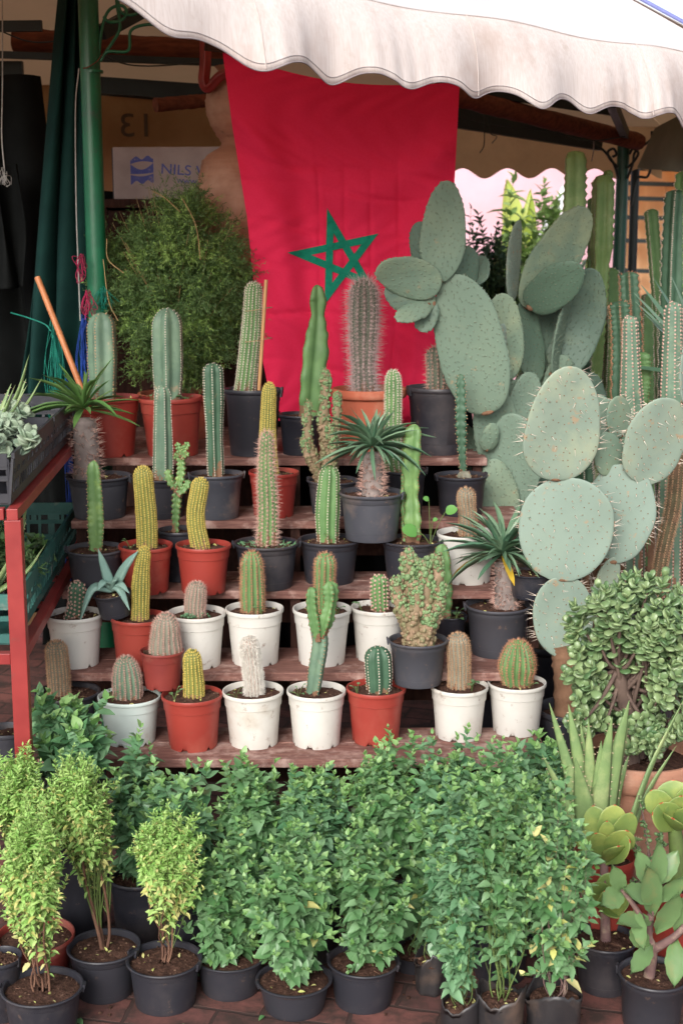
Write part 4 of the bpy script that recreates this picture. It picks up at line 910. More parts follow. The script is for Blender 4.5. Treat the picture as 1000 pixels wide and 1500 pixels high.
paddle(q, 884, 1262, ((866, 1178, 40, .03, -.3, .3), (895, 1176, 46, .02, .1, .3), (918, 1186, 42, .01, .5, .3), (846, 1215, 36, 0, -.6, .5), (884, 1198, 26, -.02, 0, .6), (915, 1210, 44, -.05, .3, .9), (926, 1232, 42, -.07, .2, 1.1), (868, 1215, 30, -.04, -.3, .7), (905, 1246, 34, -.09, .1, 1.4)))
paddle(q, 884, 1330, ((915, 1288, 50, -.04, .4, .5), (862, 1290, 46, -.02, -.3, .5), (895, 1275, 44, 0, 0, .4), (925, 1320, 44, -.06, .5, .9), (880, 1300, 36, -.05, 0, .8), (905, 1350, 34, -.08, .3, 1.3)))
q = make_pot('R', 992, 1290, 90, 1370, 0, 'paddle plant on a bare stalk at the right margin in a red pot', 'paddle_plant', 'paddle plant', 'red-edged paddle plants', Y=3.12)
mb = MB(); sp_ = spl([loc(q, 992, 1296), loc(q, 994, 1260), loc(q, 990, 1212)], 12); sweep(mb, sp_, np.linspace(15, 10, 12) * q.s); mb.build('stem', M_STEMG, q.root)
paddle(q, 990, 1214, ((957, 1155, 42, .02, -.5, .3), (988, 1142, 56, .03, -.1, .25), (1020, 1150, 50, .02, .3, .3), (970, 1172, 46, -.03, -.4, .5), (998, 1162, 44, -.03, .1, .6), (952, 1192, 38, -.05, -.6, .9), (1025, 1185, 46, -.05, .4, .8), (985, 1205, 40, -.08, 0, 1.4)))

def ovate_leaf(mb, a, e, w, nrm, m=0, th=.0012, scal=0):
    ax = unit(e - a); L = np.linalg.norm(e - a); nrm = np.asarray(nrm, float); nrm = unit(nrm - ax * np.dot(nrm, ax)); sd = np.cross(ax, nrm)
    n = 15; t = np.linspace(0, 1, n); hw = np.interp(t, [0, .1, .3, .55, .8, .95, 1], [.08, .25, .8, 1, .72, .3, .03]) * w / 2 * (1 + scal * np.sin(t * 26))
    u = np.array([-1, -.6, 0, .6, 1]); x = hw[:, None] * u; z = .12 * w * u ** 2 + (-.16 * L * t ** 2)[:, None] + .04 * w * np.sin(t * 7)[:, None] * np.abs(u)
    top = a + ax * (t * L)[:, None, None] + sd * x[..., None] + nrm * z[..., None]; bot = top - nrm * th * (1 - np.abs(u) ** 4)[None, :, None]
    i0 = np.arange(n - 1)[:, None] * 5 + np.arange(4)[None]; Fq = np.stack([i0, i0 + 1, i0 + 6, i0 + 5], -1).reshape(-1, 4)
    mb.add(np.vstack([top.reshape(-1, 3), bot.reshape(-1, 3)]), np.vstack([Fq, Fq[:, ::-1] + n * 5]), m)
q = make_pot('B', 955, 1424, 104, 1520, 0, 'mauve-stemmed kalanchoe with big oval leaves in a black pot at the right corner', 'kalanchoe_plant', 'kalanchoe')
mb = MB(); b = loc(q, 948, 1425); b[2] = q.soil - .005
st1 = spl([b, loc(q, 952, 1392, -.02), loc(q, 945, 1370, -.02), loc(q, 950, 1330, -.03), loc(q, 955, 1290, -.02)], 20); sweep(mb, st1, np.linspace(9, 4, 20) * q.s, 1 + rng.normal(0, .04, (20, 10)))
st2 = spl([loc(q, 952, 1392, -.02), loc(q, 985, 1370, -.05), loc(q, 1010, 1340, -.04)], 12); sweep(mb, st2, np.linspace(7, 4, 12) * q.s)
st3 = spl([loc(q, 948, 1365, -.02), loc(q, 925, 1330, -.05), loc(q, 905, 1305, -.06)], 12); sweep(mb, st3, np.linspace(5, 3, 12) * q.s)
mb.build('stem', M_MAUVE, q.root)
for i, (bx, by, ex, ey, w, d, nz) in enumerate(((955, 1300, 962, 1240, 34, -.03, .4), (955, 1300, 985, 1245, 32, .02, .5), (950, 1310, 930, 1248, 36, .01, .4), (952, 1320, 1000, 1290, 34, -.05, .8), (952, 1320, 915, 1300, 34, -.06, .9), (950, 1340, 948, 1280, 40, -.08, .5),
      (950, 1350, 905, 1345, 34, -.07, .9), (955, 1365, 990, 1320, 36, -.08, .6), (985, 1370, 1010, 1310, 36, -.06, .4), (985, 1372, 985, 1440, 38, -.09, .7), (950, 1385, 925, 1420, 30, -.09, .8), (1005, 1345, 1030, 1300, 36, -.05, .5), (905, 1306, 880, 1325, 36, -.07, .9), (905, 1306, 893, 1275, 28, -.04, .6), (1000, 1360, 1025, 1400, 36, -.1, .9), (940, 1390, 925, 1360, 30, -.05, .6), (925, 1330, 935, 1385, 26, -.1, .7))):
    mb = MB(); ovate_leaf(mb, loc(q, bx, by, -.03), loc(q, ex, ey, -.03 + d), w * q.s * rng.uniform(.78, .98), [rng.normal(0, .45), -1, nz + rng.normal(0, .3)], scal=.04, th=.003); mb.build('leaf', M_KAL, q.root)
q = make_pot('M', 945, 1310, 74, 1380, 0, 'trailing elephant bush with tiny round leaves in a red pot against the clay pot', 'elephant_bush', 'elephant bush', Y=3.2)
mb = MB(); ml = MB(); 
for pts in ([(945, 1312), (950, 1260), (944, 1210), (935, 1165)], [(945, 1312), (958, 1255), (975, 1238), (990, 1232)], [(945, 1312), (935, 1260), (928, 1235)], [(948, 1290), (962, 1262), (965, 1222)], [(946, 1300), (925, 1290), (912, 1300)]):
    p = np.array([loc(q, x, y, -.02) for x, y in pts]); path = spl(p, 20); sweep(mb, path, np.linspace(3.4, 1.4, 20) * q.s / 1.4)
    k = 44; u = rng.uniform(.25, 1, k); c = np.stack([np.interp(u, np.linspace(0, 1, 20), path[:, i]) for i in range(3)], -1); d = rnd_unit(k)
    balls(ml, c + d * .007, rng.uniform(.8, 1.2, (k, 1)) * np.array([[.0048, .0062, .0022]]), basis(d, rnd_unit(k)), nu=6, nv=4)
mb.build('stem', M_MAUVE, q.root); ml.build('foliage', M_KAL, q.root)

# ================================================================== basil and other bushes in front
GB = 'potted basil bushes along the ground'
def bush(q, x0, x1, yt, yb, dY=0, nshoot=60, pairs=5, leaf=.030, leafm=None, tipm=None, yellow=0.0, tmpl=BASIL_T, stemm=None, stem_w=.0022, spread=.35, fill=.45, reach=.085, bare=.0, open_=0.0, ry=None, nmain=9):
    if tmpl is BASIL_T and nmain == 9: leaf *= 1.14; nshoot = int(nshoot * 1.25); fill = .34; x0 += 5; x1 -= 5; pairs += 2; reach = .13; yb += 16
    else: leaf *= 1.1; fill = min(fill, .38)
    leafm = leafm or M_BASIL; tipm = tipm or M_BASILT; stemm = stemm or M_STEMG
    c = loc(q, (x0 + x1) / 2, (yt + yb) / 2, dY); s = S(c + q.base); rx = (x1 - x0) / 2 * s; rz = (yb - yt) / 2 * s; ry = ry or min(rx, .14) 
    base = np.array([0, 0, q.soil - .004]); ms = MB(); pos, D, Nn, sz, kind = [], [], [], [], []
    nm = nmain; mains = []
    for i in range(nm):
        an = 6.28 * (i + rng.random() * .6) / nm; rr = rng.uniform(.35, .85) if i else .1
        st = base + np.array([math.cos(an), math.sin(an), 0]) * q.R * spread * rng.uniform(.3, 1)
        e = c + np.array([math.cos(an) * rx * rr, math.sin(an) * ry * rr, rz * rng.uniform(-.35, .15)])
        mid = (st + e) / 2; mid[:2] = st[:2] * .6 + e[:2] * .4; p = spl([st, st * .7 + mid * .3 + rng.normal(0, .010, 3) * (1, 1, .2), mid + rng.normal(0, .014, 3), e], 20); mains.append(p)
        sweep(ms, p, np.linspace(stem_w * 1.25, stem_w * .7, 20) * rng.uniform(.8, 1.2) / 2, sides=6, cap=False)
    mtip = np.array([p[-1] for p in mains])
    for i in range(nshoot):
        # end points fill the crown, denser towards its outside
        d = rnd_unit(1)[0]; d[2] = abs(d[2]) if rng.random() < (.4 if tmpl is BASIL_T else .72) else d[2]
        if d[2] < 0 and tmpl is BASIL_T: d[:2] *= 1 + .18 * abs(d[2])
        rr = rng.random() ** fill
        lump = 1 + .15 * math.sin(5 * d[0] + 3 * d[1] + x0) + .10 * math.sin(9 * d[0] - 7 * d[2] + yt) + rng.normal(0, .06)
        e = c + d * np.array([rx, ry, rz]) * rr * lump
        mi = int(np.argmin(np.linalg.norm((mtip - e) * np.array([1, 1, .3]) + rng.normal(0, .012, mtip.shape), axis=1)))
        st = mains[mi][rng.integers(14, 20)] if e[2] > mtip[mi][2] else mains[mi][rng.integers(6, 15)]
        mid = st * .5 + e * .5; mid[2] = st[2] * .35 + e[2] * .65; mid += rng.normal(0, .005, 3)
        path = spl([st, mid, e], 12); L = np.linalg.norm(np.diff(path, axis=0), axis=1).sum()
        sweep(ms, path, np.linspace(stem_w * .5, stem_w * .25, 12) / 2, sides=5, cap=False, m=1)
        np_ = pairs + rng.integers(-1, 2); a0 = rng.random() * 6.28; up = unit(path[-1] - path[-3]); up = unit(up + np.array([0, 0, .5]))
        s1 = unit(np.cross(up, [math.cos(a0), math.sin(a0), .2])); s2 = np.cross(up, s1)
        for j in range(np_):
            f = j / max(1, np_ - 1); u = 1 - (1 - f) * min(.95, reach * rng.uniform(.8, 1.3) / max(L, 1e-3))
            b = np.array([np.interp(u, np.linspace(0, 1, 12), path[:, m]) for m in range(3)])
            for sg in (1, -1):
                if rng.random() < open_: continue
                v = (s1 if j % 2 else s2) * sg
                dd = unit(v * (1.0 - .55 * f) + up * (.05 + .8 * f) + np.array([0, 0, -.12 * (1 - f)]) + rng.normal(0, .13, 3))
                pos.append(b); D.append(dd); Nn.append(unit(up * .8 - v * .2 + np.array([0, -.25, .55]) + rng.normal(0, .2, 3)))
                sz.append(leaf * (1 - .55 * f ** 1.5) * rng.uniform(.5, 1.35) * (1.2 if rng.random() < .05 else 1)); hgt = (b[2] - (c[2] - rz)) / (2 * rz)
                kind.append(2 if rng.random() < max(yellow, .006) * (1.35 - 1.5 * hgt) else (1 if f > .8 else 0))
    pos, D, Nn, sz, kind = map(np.array, (pos, D, Nn, sz, kind)); mb = MB(); M = basis(D, Nn)
    for kk in (0, 1, 2):
        w = kind == kk
        if w.any(): inst(mb, *tmpl, M[w], pos[w], np.stack([sz[w] * rng.uniform(.85, 1.15, w.sum()), sz[w], sz[w] * rng.uniform(.4, 1.6, w.sum())], -1), kk)
    ms.build('stems', [stemm, M_STEMG if stemm is M_STEMB else stemm], q.root); mb.build('foliage', [leafm, tipm, M_PALEY], q.root)
    return len(pos)
def basil(kind, cx, yr, w, yb, label, crown, name='potted_basil', cat='basil plant', group=GB, Y=None, dY=0, fill=.88, **kw):
    q = make_pot(kind, cx, yr, w, yb, 0, label, name, cat, group, Y=Y, fill=fill)
    bush(q, *crown, dY=dY, **kw); return q
LM = dict(leafm=M_LIME, tipm=M_LIME, tmpl=SMALL_T, leaf=.0175, pairs=12, stemm=M_STEMB, stem_w=.0040, reach=.12, nmain=7)
GL = 'yellowing bare-stemmed herb bushes at the left'
basil('B', 62, 1444, 120, 1535, 'lime yellowing herb bush drooping over the black pot in the lower left corner', (-12, 104, 1172, 1390), 'potted_herb', 'herb plant', GL, nshoot=240, yellow=.26, spread=.3, dY=-.02, **LM)
basil('B', 152, 1384, 106, 1472, 'lime herb bush high on forked brown stems in a black pot left of centre', (52, 176, 1098, 1262), 'potted_herb', 'herb plant', GL, nshoot=224, yellow=.22, spread=.10, **dict(LM, stem_w=.0075, nmain=4))
basil('B', 241, 1403, 112, 1490, 'round lime-yellow herb bush on bare reddish stems, in the black pot whose soil shows most', (188, 308, 1178, 1335), 'potted_herb', 'herb plant', GL, nshoot=240, yellow=.28, spread=.14, **LM)
basil('M', 52, 1368, 116, 1440, 'green herb bush in the brown-red pot behind the corner bush', (-20, 70, 1092, 1230), 'potted_herb', 'herb plant', GL, Y=3.12, nshoot=176, yellow=.12, **LM)
make_pot('B', 2, 1400, 62, 1500, 0, 'black pot with bare soil cut off by the left margin', 'plant_pot', 'plant pot', None)
basil('B', 338, 1396, 108, 1468, 'leafy basil in a black pot beside the round lime-yellow bush', (272, 402, 1208, 1405), nshoot=95, pairs=6, leaf=.029)
basil('B', 431, 1432, 110, 1497, 'full basil bush spilling to its rim in the front centre black pot', (360, 506, 1196, 1418), nshoot=120, pairs=6, leaf=.030, dY=-.02)
basil('B', 532, 1405, 106, 1487, 'basil with bright young tips in a black pot right of the front centre bush', (478, 602, 1206, 1405), nshoot=95, pairs=6, leaf=.028, open_=.1)
basil('B', 606, 1390, 74, 1452, 'loose basil with larger leaves in a black pot between the dense bushes and the bags', (582, 684, 1190, 1400), nshoot=40, pairs=6, leaf=.042, open_=.2, Y=3.2)
basil('B', 108, 1130, 90, 1200, 'large-leaved basil under the red rack at the left', (30, 168, 1012, 1160), Y=3.34, nshoot=80, pairs=5, leaf=.044, leafm=M_BASILB)
basil('B', 205, 1280, 90, 1350, 'dark basil below the mint-white pot', (140, 276, 1078, 1290), Y=3.32, nshoot=95, leaf=.032, leafm=M_BASILB, pairs=6)
basil('B', 275, 1300, 90, 1370, 'blue-green basil behind the round lime-yellow bush', (214, 336, 1106, 1330), Y=3.24, nshoot=95, leaf=.034, leafm=M_BASILB, pairs=6)
basil('B', 372, 1280, 96, 1350, 'basil rising to the lowest plank in front of the woolly white cactus pot', (312, 424, 1094, 1290), Y=3.28, nshoot=105, leaf=.031, pairs=6)
basil('B', 456, 1280, 96, 1350, 'basil directly below the grafted cactus pot', (402, 516, 1104, 1290), Y=3.26, nshoot=105, leaf=.030, pairs=6, leafm=M_BASILB)
basil('B', 560, 1270, 96, 1340, 'basil below the dark five-ribbed cactus in the red pot', (496, 626, 1070, 1290), Y=3.27, nshoot=115, leaf=.030, pairs=6)
basil('B', 655, 1265, 100, 1340, 'pale-leaved basil below the white pot of the slim brown column cactus', (590, 724, 1072, 1290), Y=3.25, nshoot=120, leaf=.027, pairs=6, leafm=M_BASILB)
basil('B', 735, 1265, 96, 1340, 'bushy basil next to the aloe, in front of the barrel cactus pot', (656, 806, 1088, 1300), Y=3.16, nshoot=135, leaf=.026, pairs=6)
basil('B', 785, 1230, 90, 1300, 'dark large-leaved basil half hidden left of the aloe', (722, 852, 1066, 1230), Y=3.40, nshoot=70, leaf=.036, leafm=M_BASILB)
def bag(cx, yr, w, yb, label, crown, Y=None, **kw):
    q = Pot(); C = Pz(cx, yb, 0); Yc = Y or (C[1] + .03); q.R = w / 2 * S(P(cx, yr, Yc)); q.Y = Yc; top = P(cx, yr, Yc); q.base = np.array([top[0], Yc, 0]); q.H = max(.06, top[2]); q.s = S(top); q.soil = q.H * .85; kw.setdefault('nmain', 9)
    q.root = thing('bagged_basil', label, 'basil plant', q.base, 'basil in black plastic grow bags')
    mb = MB(); seg = 40; th = np.linspace(0, 2 * PI, seg, endpoint=False); zz = np.concatenate([[0, .0], np.linspace(.03, 1, 12), [1.0, .93, .8]]); rr = np.concatenate([[0, .82], np.linspace(.88, 1, 12), [.97, .95, .93]])
    wr = np.zeros((len(zz), seg))
    for h in range(6): wr += rng.normal(0, .022) * np.sin((h + 2) * th[None] + rng.uniform(0, 6) + zz[:, None] * rng.uniform(-4, 4))
    wr += rng.normal(0, .008, wr.shape); V = np.stack([(rr[:, None] + wr * (zz[:, None] > -.1) * (rr[:, None] > 0)) * q.R * np.cos(th), (rr[:, None] + wr * (rr[:, None] > 0)) * q.R * .85 * np.sin(th), (zz[:, None] * q.H) + (zz[:, None] > .9) * (.016 * np.sin(2 * th + rng.uniform(0, 6)) + rng.normal(0, .003, (1, seg)))], -1)
    n = len(zz); a = np.arange(n - 1)[:, None] * seg + np.arange(seg)[None]; b = np.arange(n - 1)[:, None] * seg + (np.arange(seg)[None] + 1) % seg
    mb.add(V, np.stack([a, b, b + seg, a + seg], -1).reshape(-1, 4)); mb.build('grow_bag', M_BAG, q.root)
    soil_mesh(q.R * .84, q.soil).build('soil', [M_SOIL, M_PEB, M_PALEY, M_STEMB], q.root); bush(q, *crown, **kw); return q
bag(632, 1400, 50, 1490, 'basil with thin stems in the leftmost black grow bag', (612, 700, 1150, 1380), Y=3.08, nshoot=70, leaf=.027, leafm=M_BASILB, pairs=6, open_=.1)
bag(675, 1462, 60, 1540, 'narrow blue-green basil reaching down to its black grow bag, second from the left', (636, 722, 1160, 1440), nshoot=80, leaf=.024, leafm=M_BASILB, pairs=6, open_=.12)
bag(733, 1452, 74, 1540, 'basil on long pale bare stalks in a black grow bag near the bottom edge', (678, 800, 1130, 1370), nshoot=120, leaf=.025, pairs=6, open_=.08, stem_w=.003)
bag(812, 1450, 86, 1540, 'purple-stemmed basil with a few yellow leaves in the rightmost black grow bag', (742, 878, 1150, 1420), nshoot=120, leaf=.027, pairs=6, open_=.12, stemm=M_MAUVE, yellow=.1)

# ================================================================== asparagus fern bush
q = make_pot('T', 262, 575, 120, 640, ZS[4] + .001, 'big rounded asparagus fern bush in front of the printed box', 'asparagus_fern', 'fern', Y=4.80)
c = loc(q, 260, 418); rx, rz, ry = 108 * q.s, 148 * q.s, .20
nc = 300; cd_ = rnd_unit(nc); cd_[:, 1] = -np.abs(cd_[:, 1]) * rng.choice([1, 1, 1, -1], nc); cpos = c + cd_ * np.array([rx, ry, rz]) * (rng.random(nc) ** .3 * rng.uniform(.78, 1.04, nc))[:, None]
per = 24; k = nc * per; ci = np.repeat(np.arange(nc), per); d = unit(cd_[ci] * .7 + rnd_unit(k) * .9 + np.array([0, 0, .1])); pos = cpos[ci] + rnd_unit(k) * (rng.random(k) ** .5 * .032)[:, None]
nw = 900; wi = rng.integers(0, nc, nw); wd_ = unit(cd_[wi] * 1.0 + np.array([0, 0, .35]) + rng.normal(0, .3, (nw, 3))); pos = np.vstack([pos, cpos[wi] + wd_ * (rng.random(nw) * .075)[:, None] + np.array([0, 0, -1]) * (rng.random(nw) ** 2 * .02)[:, None]]); d = np.vstack([d, wd_]); k += nw; ci = np.concatenate([ci, wi])
dirs = unit(d * np.array([.9, .9, .7]) + np.array([0, 0, -.18]) + rng.normal(0, .4, (k, 3)))
cl_ = rng.random(nc)
mb = MB(); fr = rng.random(k) < np.where(cl_[ci] > .78, .75, .08)
NEED = (np.array([(-.5, 0, 0), (.5, 0, 0), (.35, .6, .05), (-.35, .6, .05), (0.06, 1, 0), (-.06, 1, 0)]), np.array([(0, 1, 2, 3), (3, 2, 4, 5)]))
nn = 11
for j in range(nn):
    f = j / (nn - 1); o = pos + dirs * (f * .05)[..., None] if np.ndim(f) else pos + dirs * f * .05
    sd = unit(np.cross(dirs, rnd_unit(k))); nd = unit(dirs * .7 + sd * .8 + rng.normal(0, .1, (k, 3))); M = basis(nd, rnd_unit(k))
    ln = rng.uniform(.010, .020, k) * (1.1 - .5 * f)
    for g, m in ((~fr, 0), (fr, 1)): inst(mb, *NEED, M[g], o[g], np.stack([np.full(g.sum(), .0026), ln[g], ln[g]], -1), m)
spines(mb, pos - dirs * .012, dirs, .05, .0012, 2)
mb.build('foliage', [M_FERN, M_FERNL, M_STEMG], q.root)
mb = MB()
for i in range(46):
    a = np.array([rng.normal(0, .02), rng.normal(0, .02), q.soil]); dd = rnd_unit(1)[0]; dd[2] = abs(dd[2]); e = c + dd * np.array([rx, ry, rz]) * rng.uniform(.7, 1.12)
    sweep(mb, spl([a, (a * .4 + e * .6) + (0, 0, .05), e], 12), np.linspace(.0018, .0007, 12), sides=5)
for pts in ([(150, 380), (158, 440), (172, 470)], [(222, 280), (240, 290), (262, 310)], [(155, 350), (157, 380), (180, 400)], [(265, 290), (285, 330), (292, 380)]):
    sweep(mb, spl([loc(q, x, y, -.2) for x, y in pts], 12), .0016, sides=5)
mb.build('stems', mat('dry_stem', (168, 140, 96), (140, 116, 80), 30, .7), q.root)

# ================================================================== SETTING
def grid(mb, f, nu, nv, m=0, flip=False):
    u, v = np.meshgrid(np.linspace(0, 1, nu), np.linspace(0, 1, nv)); V = f(u, v)
    i = np.arange(nv - 1)[:, None] * nu + np.arange(nu - 1)[None]
    Fq = np.stack([i, i + 1, i + nu + 1, i + nu], -1).reshape(-1, 4); mb.add(V.reshape(-1, 3), Fq[:, ::-1] if flip else Fq, m)
def pave_mat():
    m = bpy.data.materials.new('red_pavers'); m.use_nodes = True; N = m.node_tree.nodes; L = m.node_tree.links; b = N['Principled BSDF']
    tc = N.new('ShaderNodeTexCoord'); no = N.new('ShaderNodeTexNoise'); no.inputs['Scale'].default_value = 5
    L.new(tc.outputs['Object'], no.inputs['Vector'])
    v = N.new('ShaderNodeVectorMath'); v.operation = 'SCALE'; v.inputs['Scale'].default_value = .045; L.new(no.outputs['Color'], v.inputs[0])
    a = N.new('ShaderNodeVectorMath'); L.new(tc.outputs['Object'], a.inputs[0]); L.new(v.outputs[0], a.inputs[1])
    mp = N.new('ShaderNodeMapping'); mp.inputs['Rotation'].default_value = (0, 0, .25); L.new(a.outputs[0], mp.inputs['Vector'])
    br = N.new('ShaderNodeTexBrick'); br.inputs['Scale'].default_value = 1; br.inputs['Brick Width'].default_value = .2; br.inputs['Row Height'].default_value = .11; br.inputs['Mortar Size'].default_value = .006; br.inputs['Mortar Smooth'].default_value = .4
    br.inputs['Color1'].default_value = (*lin((126, 78, 70)), 1); br.inputs['Color2'].default_value = (*lin((98, 62, 58)), 1); br.inputs['Mortar'].default_value = (*lin((60, 42, 38)), 1)
    L.new(mp.outputs[0], br.inputs['Vector'])
    n2 = N.new('ShaderNodeTexNoise'); n2.inputs['Scale'].default_value = 9; n2.inputs['Detail'].default_value = 8; n2.inputs['Roughness'].default_value = .7; L.new(tc.outputs['Object'], n2.inputs['Vector'])
    r = N.new('ShaderNodeMapRange'); r.inputs['From Min'].default_value = .40; r.inputs['From Max'].default_value = .60; L.new(n2.outputs['Fac'], r.inputs['Value'])
    mx = N.new('ShaderNodeMix'); mx.data_type = 'RGBA'; mx.inputs['B'].default_value = (*lin((62, 45, 40)), 1); L.new(br.outputs['Color'], mx.inputs['A']); L.new(r.outputs[0], mx.inputs['Factor'])
    L.new(mx.outputs['Result'], b.inputs['Base Color']); b.inputs['Roughness'].default_value = .85
    sub = N.new('ShaderNodeMath'); sub.operation = 'SUBTRACT'; L.new(n2.outputs['Fac'], sub.inputs[0]); L.new(br.outputs['Fac'], sub.inputs[1])
    bp = N.new('ShaderNodeBump'); bp.inputs['Strength'].default_value = .6; bp.inputs['Distance'].default_value = .006; L.new(sub.outputs[0], bp.inputs['Height']); L.new(bp.outputs[0], b.inputs['Normal'])
    return m
mb = MB(); mb.add([(-150, -60, 0), (150, -60, 0), (150, 250, 0), (-150, 250, 0)], [(0, 1, 2, 3)], 0, False)
tag(mb.build('ground', pave_mat()), kind='structure')
# fallen leaves and crumbs of earth between the pots
mb = MB(); k = 260; pos = np.stack([rng.uniform(-1.1, 1.1, k), rng.uniform(2.75, 3.5, k), np.full(k, .003)], -1)
balls(mb, pos, rng.uniform(.002, .007, (k, 3)) * np.array([1, 1, .6]), m=0, nu=5, nv=3, smooth=False)
k = 40; pos = np.stack([rng.uniform(-1.0, 1.0, k), rng.uniform(2.75, 3.2, k), np.full(k, .006)], -1); d = rnd_unit(k); d[:, 2] *= .1
inst(mb, *BASIL_T, basis(d, [[0, 0, 1]]), pos, rng.uniform(.012, .03, k), 1)
tag(mb.build('ground_litter', [M_SOIL, M_BASIL]), kind='stuff')

# ---- red steel rack at the left with its crates
YA, YB = 3.22, 4.52
xa = P(20, 750, YA)[0]; rk = thing('plant_rack', 'red painted steel two-tier rack at the left holding the plastic crates', 'rack', (xa, YA, 0)); RKA = R_(3.4); rk.rotation_euler = (0, 0, RKA)
def rkw(p): x, y = p[0] - xa, p[1] - YA; c, s = math.cos(RKA), math.sin(RKA); return np.array([xa + x * c - y * s, YA + x * s + y * c, p[2]])
zt = P(20, 752, YA)[2]; zl = P(20, 963, YA)[2]; xl = xa - .62
def rbar(name, a, b, w, h): m = MB(); o_ = np.array([xa, YA, 0]); bar(m, np.array(a) - o_, np.array(b) - o_, w, h); o = m.build(name, M_REDSTEEL, rk); bv = o.modifiers.new('b', 'BEVEL'); bv.width = .0015; bv.segments = 2; return o
for x in (xa, xl):
    for y in (YA, YB): rbar('post', (x, y, 0), (x, y, zt - .0135), .038, .036)
for z, hh in ((zt, .027), (zl, .027)):
    e = 0 if z == zt else .019
    for x in (xa, xl): rbar('side_rail', (x, YA + (.018 if e else -.018), z), (x, YB - (.018 if e else -.018), z), .026, hh)
    for y in (YA, YB): rbar('cross_rail', (xl + .02, y, z), (xa - .02, y, z), .027, hh * .98)
    for j in range(4): rbar('slat', (xl + .014, YA + .2 + j * .3, z - .003), (xa - .014, YA + .2 + j * .3, z - .003), .03, .012)
def crate(label, x0, x1, y0, y1, z, h, m, name='plastic_crate'):
    r = thing(name, label, 'crate', rkw(((x0 + x1) / 2, (y0 + y1) / 2, z)), 'plastic crates on the red rack'); r.rotation_euler = (0, 0, RKA); a, b = (x1 - x0) / 2, (y1 - y0) / 2
    mb = MB(); box(mb, (-a, -b, 0), (a, b, .006)); mb.build('floor_panel', m, r)
    for ax, lo, hi, fx in ((0, -b, b, -a), (0, -b, b, a), (1, -a, a, -b), (1, -a, a, b)):
        mb = MB(); L_ = hi - lo; flare = .012
        def pt(u, z_): 
            o = fx * (1 + flare * z_ / h / abs(fx)); return (o, u, z_) if ax == 0 else (u, o, z_)
        for z_, t in ((.016, .022), (h * .55, .012), (h * .93, .03), (h * .77, .008)):
            bar(mb, pt(lo, z_), pt(hi, z_), t if False else .008, t)
        nn = max(4, int(L_ / .034))
        for i in range(nn + 1):
            u = lo + L_ * i / nn; bar(mb, pt(u, .004), pt(u, h * .95), .006, .009 if i % 3 else .02, up=((1, 0, 0) if ax else (0, 1, 0)))
        for i in range(nn):
            u = lo + L_ * (i + .5) / nn
            if i % 2: bar(mb, pt(u, h * .55), pt(u, h * .95), .005, .016, up=((1, 0, 0) if ax else (0, 1, 0)))
        mb.build('side_panel', m, r)
    return r
M_CR_B = mat('black_crate', (44, 45, 52), (56, 57, 62), 14, .45, .1, 50, .4, c3=(92, 88, 86), s3=9, t3=(.58, .75))
M_CR_G = mat('green_crate', (58, 110, 102), (46, 92, 88), 14, .5, .1, 50, .4, c3=(120, 130, 120), s3=12, t3=(.55, .72))
M_CR_T = mat('teal_crate', (110, 160, 156), (92, 142, 140), 14, .5, .1, 50, .4)
crate('black plastic crate of grey succulents on the upper tier of the red rack', xl + .03, xa - .012, YA + .03, YA + .68, zt + .0145, .115, M_CR_B)
crate('black plastic crate at the back of the upper rack tier', xl + .03, xa - .012, YA + .70, YB - .02, zt + .0145, .115, M_CR_B)
crate('dusty green plastic crate on the lower tier of the red rack', xa - .42, xa - .022, YA + .06, YB - .08, zl + .0145, .12, M_CR_G)
crate('pale teal crate standing behind the front post of the red rack', xl + .02, xa - .44, YA + .05, YB - .3, zl + .0145, .13, M_CR_T)
def succ(label, x, y, Y, z, R=.045, kind='e', name='potted_succulent', h=.07):
    q = Pot(); c = P(x, y, Y); q.base = rkw((c[0] - .012, Y, z)); q.R = R; q.H = h; q.Y = Y; q.s = S(c); q.soil = h * .88
    q.root = thing(name, label, 'succulent' if kind in 'ea' else 'pot plant', q.base, 'small pots in the rack crates'); pot_mesh('B', R, h).build('pot', M_BLACK, q.root, sharp=40); soil_mesh(R * .93, q.soil).build('soil', [M_SOIL, M_PEB, M_PALEY, M_STEMB], q.root)
    if kind == 'e':
        ps, D, Nn, sz = [], [], [], []
        for r in range(5):
            cc = np.array([rng.normal(0, R * .7), rng.normal(0, R * .7), q.soil + rng.uniform(.02, .07)]); up = unit(np.array([rng.normal(0, .4), -.4 + rng.normal(0, .3), 1]))
            for i in range(11):
                an = i * 2.4; f = i / 11; s1 = unit(np.cross(up, [1, .3, 0])); s2 = np.cross(up, s1); d = unit((s1 * math.cos(an) + s2 * math.sin(an)) * (1 - .6 * f) + up * (.2 + .9 * f))
                ps.append(cc + d * .016); D.append(d); Nn.append(unit(up - d * .5)); sz.append(np.array([.0165, .026, .0042]) * (1 - .4 * f) * rng.uniform(.9, 1.25))
        mb = MB(); balls(mb, np.array(ps), np.array(sz), basis(np.array(D), np.array(Nn)), nu=8, nv=6, shape=OBOV); mb.build('foliage', M_ECHEV, q.root)
    elif kind == 'a':
        for i in range(7):
            an = i * 2.4; mb = MB(); a = np.array([0, 0, q.soil - .005]); e = a + np.array([math.cos(an) * .15, math.sin(an) * .08, rng.uniform(.12, .30)])
            thick_leaf(mb, a, e, .014, unit([-math.cos(an), -math.sin(an) - .3, .6]), .45, teeth=22, bend=-.02); mb.build('leaf', [M_ALOE, M_ALOET], q.root)
    else:
        bush(q, x - 34, x + 34, y - 75, y - 10, nshoot=14, pairs=4, leaf=.034, leafm=M_KAL, tmpl=STRAP_T if kind == 's' else BASIL_T, spread=.3, fill=.6)
    return q
zc = zt + .021
